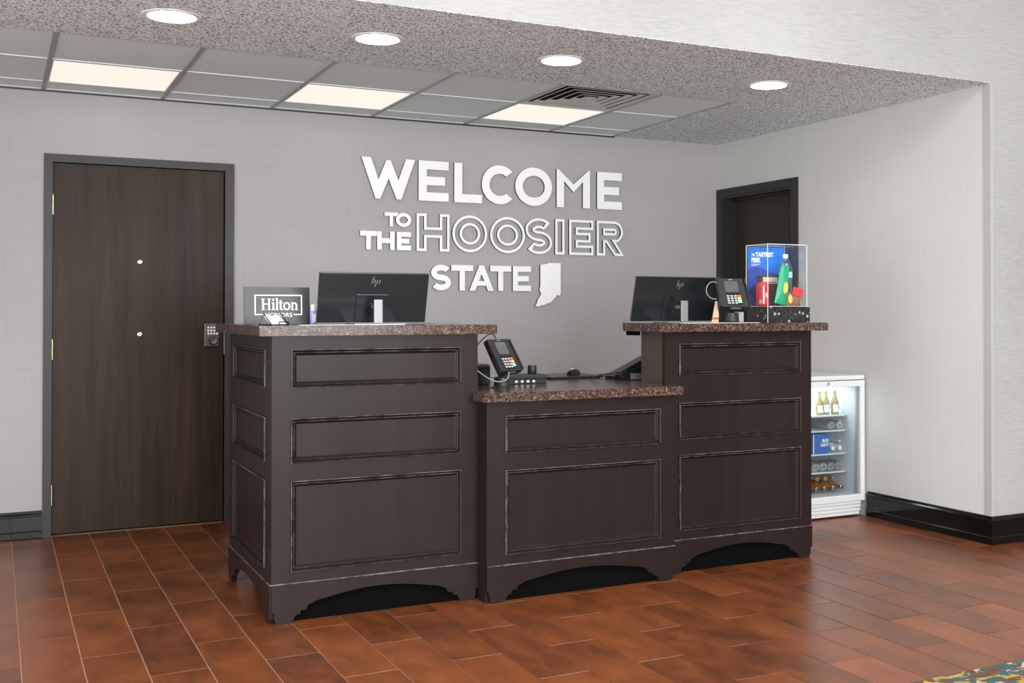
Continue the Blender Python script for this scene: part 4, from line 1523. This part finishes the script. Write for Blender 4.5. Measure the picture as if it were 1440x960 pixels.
# ------------------------------------------------------------------ fridge
FX0, FX1, FY0, FY1 = 4.088, 4.655, -1.560, -0.99
fg = thing('mini_fridge', 'white glass-door mini fridge standing against the right wall', 'fridge', ((FX0 + FX1) / 2, (FY0 + FY1) / 2, 0.0005))
T0 = Matrix.Translation((-(FX0 + FX1) / 2, -(FY0 + FY1) / 2, 0))
ZF0, ZF1 = 0.095, 0.817
wl_ = 0.030
bd = MB()
bd.box(FX0, FY0 + 0.045, ZF0, FX0 + wl_, FY1, ZF1, M=T0).box(FX1 - wl_, FY0 + 0.045, ZF0, FX1, FY1, ZF1, M=T0)
bd.box(FX0 + wl_, FY1 - wl_, ZF0, FX1 - wl_, FY1, ZF1, M=T0)
bd.box(FX0 + wl_, FY0 + 0.045, ZF0, FX1 - wl_, FY1 - wl_, ZF0 + 0.035, M=T0).box(FX0 + wl_, FY0 + 0.045, ZF1 - 0.03, FX1 - wl_, FY1 - wl_, ZF1, M=T0)
bd.build('cabinet_shell', 'fridge_liner', fg)
MB().box(FX0, FY0 - 0.002, ZF1 + 0.002, FX1 - 0.004, FY1, 0.845, M=T0, ch=0.005).build('lid', 'fridge_white', fg)
MB().box(FX0 + 0.005, FY0 + 0.05, 0.012, FX1 - 0.03, FY1 - 0.02, ZF0, M=T0).build('plinth', 'seam_dark', fg)
gr_ = MB()
for k in range(4):
    z0 = 0.010 + k * 0.021
    gr_.box(FX0, FY0 + 0.012 - 0.003 * (k % 2), z0, FX1 - 0.034 + 0.006 * min(k, 2), FY0 + 0.05, z0 + 0.0185, M=T0, ch=0.004)
gr_.box(FX0, FY0 + 0.020, 0.012, FX1 - 0.055, FY0 + 0.049, 0.090, M=T0)
gr_.build('kick_grille', 'fridge_white', fg)
dr = MB()
fw = 0.036
zd0, zd1 = 0.093, 0.814
dr.box(FX0, FY0, zd0, FX0 + fw, FY0 + 0.036, zd1, M=T0, ch=0.003).box(FX1 - fw + 0.004, FY0, zd0, FX1, FY0 + 0.036, zd1, M=T0, ch=0.003)
dr.box(FX0 + fw - .003, FY0 + .0005, zd0, FX1 - fw + .006, FY0 + 0.036, zd0 + 0.040, M=T0, ch=0.003)
dr.box(FX0 + fw - .003, FY0 + .0005, zd1 - 0.036, FX1 - fw + .006, FY0 + 0.036, zd1, M=T0, ch=0.003)
dor = dr.build('door', 'fridge_white', fg)
MB().box(FX0 + fw, FY0 + 0.012, zd0 + 0.038, FX1 - fw + 0.004, FY0 + 0.016, zd1 - 0.034, M=T0).build('glass_pane', 'glass', dor)
MB().box(FX1 - fw - 0.008, FY0 + 0.020, zd0 + 0.040, FX1 - fw + 0.0035, FY0 + 0.034, zd1 - 0.037, M=T0).build('gasket', 'gasket_grey', dor)
MB().lathe([(0.010, 0), (0.010, 0.003), (0.006, 0.005)], 18, M=T0 @ Matrix.Translation((4.373, FY0, 0.800)) @ Mx).build('lock', 'nickel', dor)
SHZ = [0.599, 0.508, 0.368, 0.258]
for z in SHZ:
    sh = MB()
    sh.box(FX0 + 0.034, FY0 + 0.118, z - 0.008, FX1 - 0.052, FY0 + 0.124, z, M=T0)
    sh.box(FX0 + 0.034, FY0 + 0.124, z - 0.004, FX1 - 0.034, FY1 - 0.034, z - 0.001, M=T0)
    sh.build('shelf', 'fridge_white', fg)
MB().box(FX1 - 0.075, FY0 + 0.22, 0.695, FX1 - 0.032, FY0 + 0.40, 0.750, M=T0, ch=0.006).build('thermostat_box', 'label_white', fg)
for z in (0.49, 0.43, 0.555, 0.40):
    MB().tube([(FX1 - 0.035 - (FX0 + FX1) / 2, -0.10, z), (FX1 - 0.035 - (FX0 + FX1) / 2, 0.20, z)], 0.006).build('shelf_rail', 'label_white', fg)
# interior lamp (assumed and unseen, at the roof of the compartment)
lamp = area('interior_lamp', (0, -0.02, 0.778), (0, 0, 0), 0.40, 0.34, 1.5, (0.93, 0.97, 1.0))
lamp.parent = fg

GY = FY0 + 0.135


def can_lying(x, z, r, label, group):
    t = thing('silver_can', label, 'can', (x, GY, z))
    t['group'] = group
    prof = [(r * .80, 0), (r * .84, 0.002), (r * .78, 0.004), (r * 0.95, 0.010), (r, 0.016), (r, 0.105), (r * 0.82, 0.118)]
    M = Matrix.Translation((0, 0, r)) @ Matrix.Rotation(R(-90), 4, 'X')
    MB().lathe(prof, 22, M=M).build('body', 'can_metal', t)
    MB().lathe([(r * 0.28, -0.0022), (r * 0.28, -0.0002)], 12, M=M).build('pull_tab', 'key_grey', t)
    return t


pos4 = ['leftmost', 'second from the left', 'third from the left', 'rightmost']
rc4 = 0.0295
for k, x in enumerate((4.405, 4.466, 4.527, 4.588 - 0.0)):
    can_lying(x - 0.012, SHZ[3] + 0.0004, rc4, 'silver can lying end-on on the fourth fridge shelf, %s of four' % pos4[k], 'cans lying on the fourth fridge shelf')
for k, x in enumerate((4.517, 4.580)):
    can_lying(x - 0.002, SHZ[1] + 0.0004, 0.0275, 'silver can lying end-on on the second fridge shelf, %s' % ('left one' if k == 0 else 'right one by the fridge wall'),
              'cans lying on the second fridge shelf')

BOT = [(0.024, 0), (0.030, 0.004), (0.0305, 0.08), (0.028, 0.095), (0.014, 0.125), (0.012, 0.165)]


def bottle(x, y, z, s, glass_m, liquid_m, label, group, lying=None, cap='nickel', lab=None, rz=0.0):
    t = thing('glass_bottle', label, 'bottle', (x, y, z), rz, group)
    M = Matrix.Identity(4)
    if lying is not None:
        M = Matrix.Translation((0, 0.165 * s, 0.0305 * s)) @ Matrix.Rotation(R(90), 4, 'X')
    prof = [(r_ * s, z_ * s) for r_, z_ in BOT]
    MB().lathe(prof, 20, M=M).build('body', liquid_m, t)
    MB().lathe([(0.0145 * s, 0.1652 * s), (0.015 * s, 0.175 * s), (0.012 * s, 0.178 * s)], 16, M=M).build('cap', cap, t)
    if lab:
        c_ = curved(0.0312 * s, 190, 350, 0.018 * s, 0.072 * s, 10)
        c_.v = [tuple(M @ Vector(p)) for p in c_.v]
        c_.build('paper_label', lab, t)
    return t


sb_ = 0.82
for k, (x, nm) in enumerate(((4.452, 'leftmost'), (4.512, 'middle'), (4.572, 'rightmost'))):
    t = bottle(x, -1.385 + 0.012 * (k == 1), SHZ[0] + 0.0004, sb_, None, 'pale_solid', 'small pale bottle with white label standing on top fridge shelf, %s of three' % nm,
               'bottles standing on the top fridge shelf', lab='label_white', rz=R(20))
    text_part('/', 0.02, 'printed_mark', 'sign_black', t, Matrix.Rotation(R(-8), 4, 'Z') @ Matrix.Translation((-0.005, -0.0312, 0.034)), 0.001, 0.010, 0.020)
for k, x in enumerate((4.385, 4.446, 4.512, 4.574)):
    bottle(x - 0.004, GY - 0.016, ZF0 + 0.036 , 1.0, None, 'amber_solid', 'amber beer bottle lying at the fridge bottom, cap forward, %s of four' % pos4[k],
           'amber bottles lying in the fridge bottom', lying=1)
for k, x in enumerate((4.42, 4.482, 4.545)):
    bottle(x, GY + 0.030, ZF0 + 0.036 + 0.0515, 1.0, None, 'amber_solid', 'amber beer bottle on the upper layer at the fridge bottom, %s of three' % ('leftmost', 'middle', 'rightmost')[k],
           'amber bottles of the upper layer', lying=1)
for k, x in enumerate((4.515, 4.570)):
    bottle(x + 0.005, GY + 0.004, SHZ[2] + 0.0004, 0.90, None, 'clear_solid', 'clear bottle lying on the third fridge shelf, %s' % ('next to the blue carton' if k == 0 else 'against the fridge wall'),
           'clear bottles lying on the third fridge shelf', lying=1, cap='label_white')
o = thing('blue_carton', 'blue carton with white BUD LIGHT lettering on the third fridge shelf', 'carton', (4.425, -1.400, SHZ[2] + 0.0004))
MB().box(-0.062, -0.035, 0, 0.062, 0.05, 0.120, ch=0.001).build('box', 'box_blue', o)
text_part('BUD', 0.02, 'lettering', 'white_print', o, Matrix.Translation((0.008, -0.0357, 0.070)), 0.0008, 0.048, 0.020)
text_part('LIGHT', 0.02, 'lettering', 'white_print', o, Matrix.Translation((-0.004, -0.0357, 0.045)), 0.0008, 0.060, 0.020)
MB().box(-0.062, -0.0362, 0.002, -0.056, -0.0354, 0.118).build('printed_edge', 'white_print', o)

# ------------------------------------------------------------------ rug
rg = MB().box(2.0, -6.2, 0.0004, 5.9, -3.973, 0.011, ch=0.003).build('area_rug', 'rug_print')
recentre(rg)
tag(rg, 'multicoloured patterned rug on the tiled floor in the near right corner', 'rug')
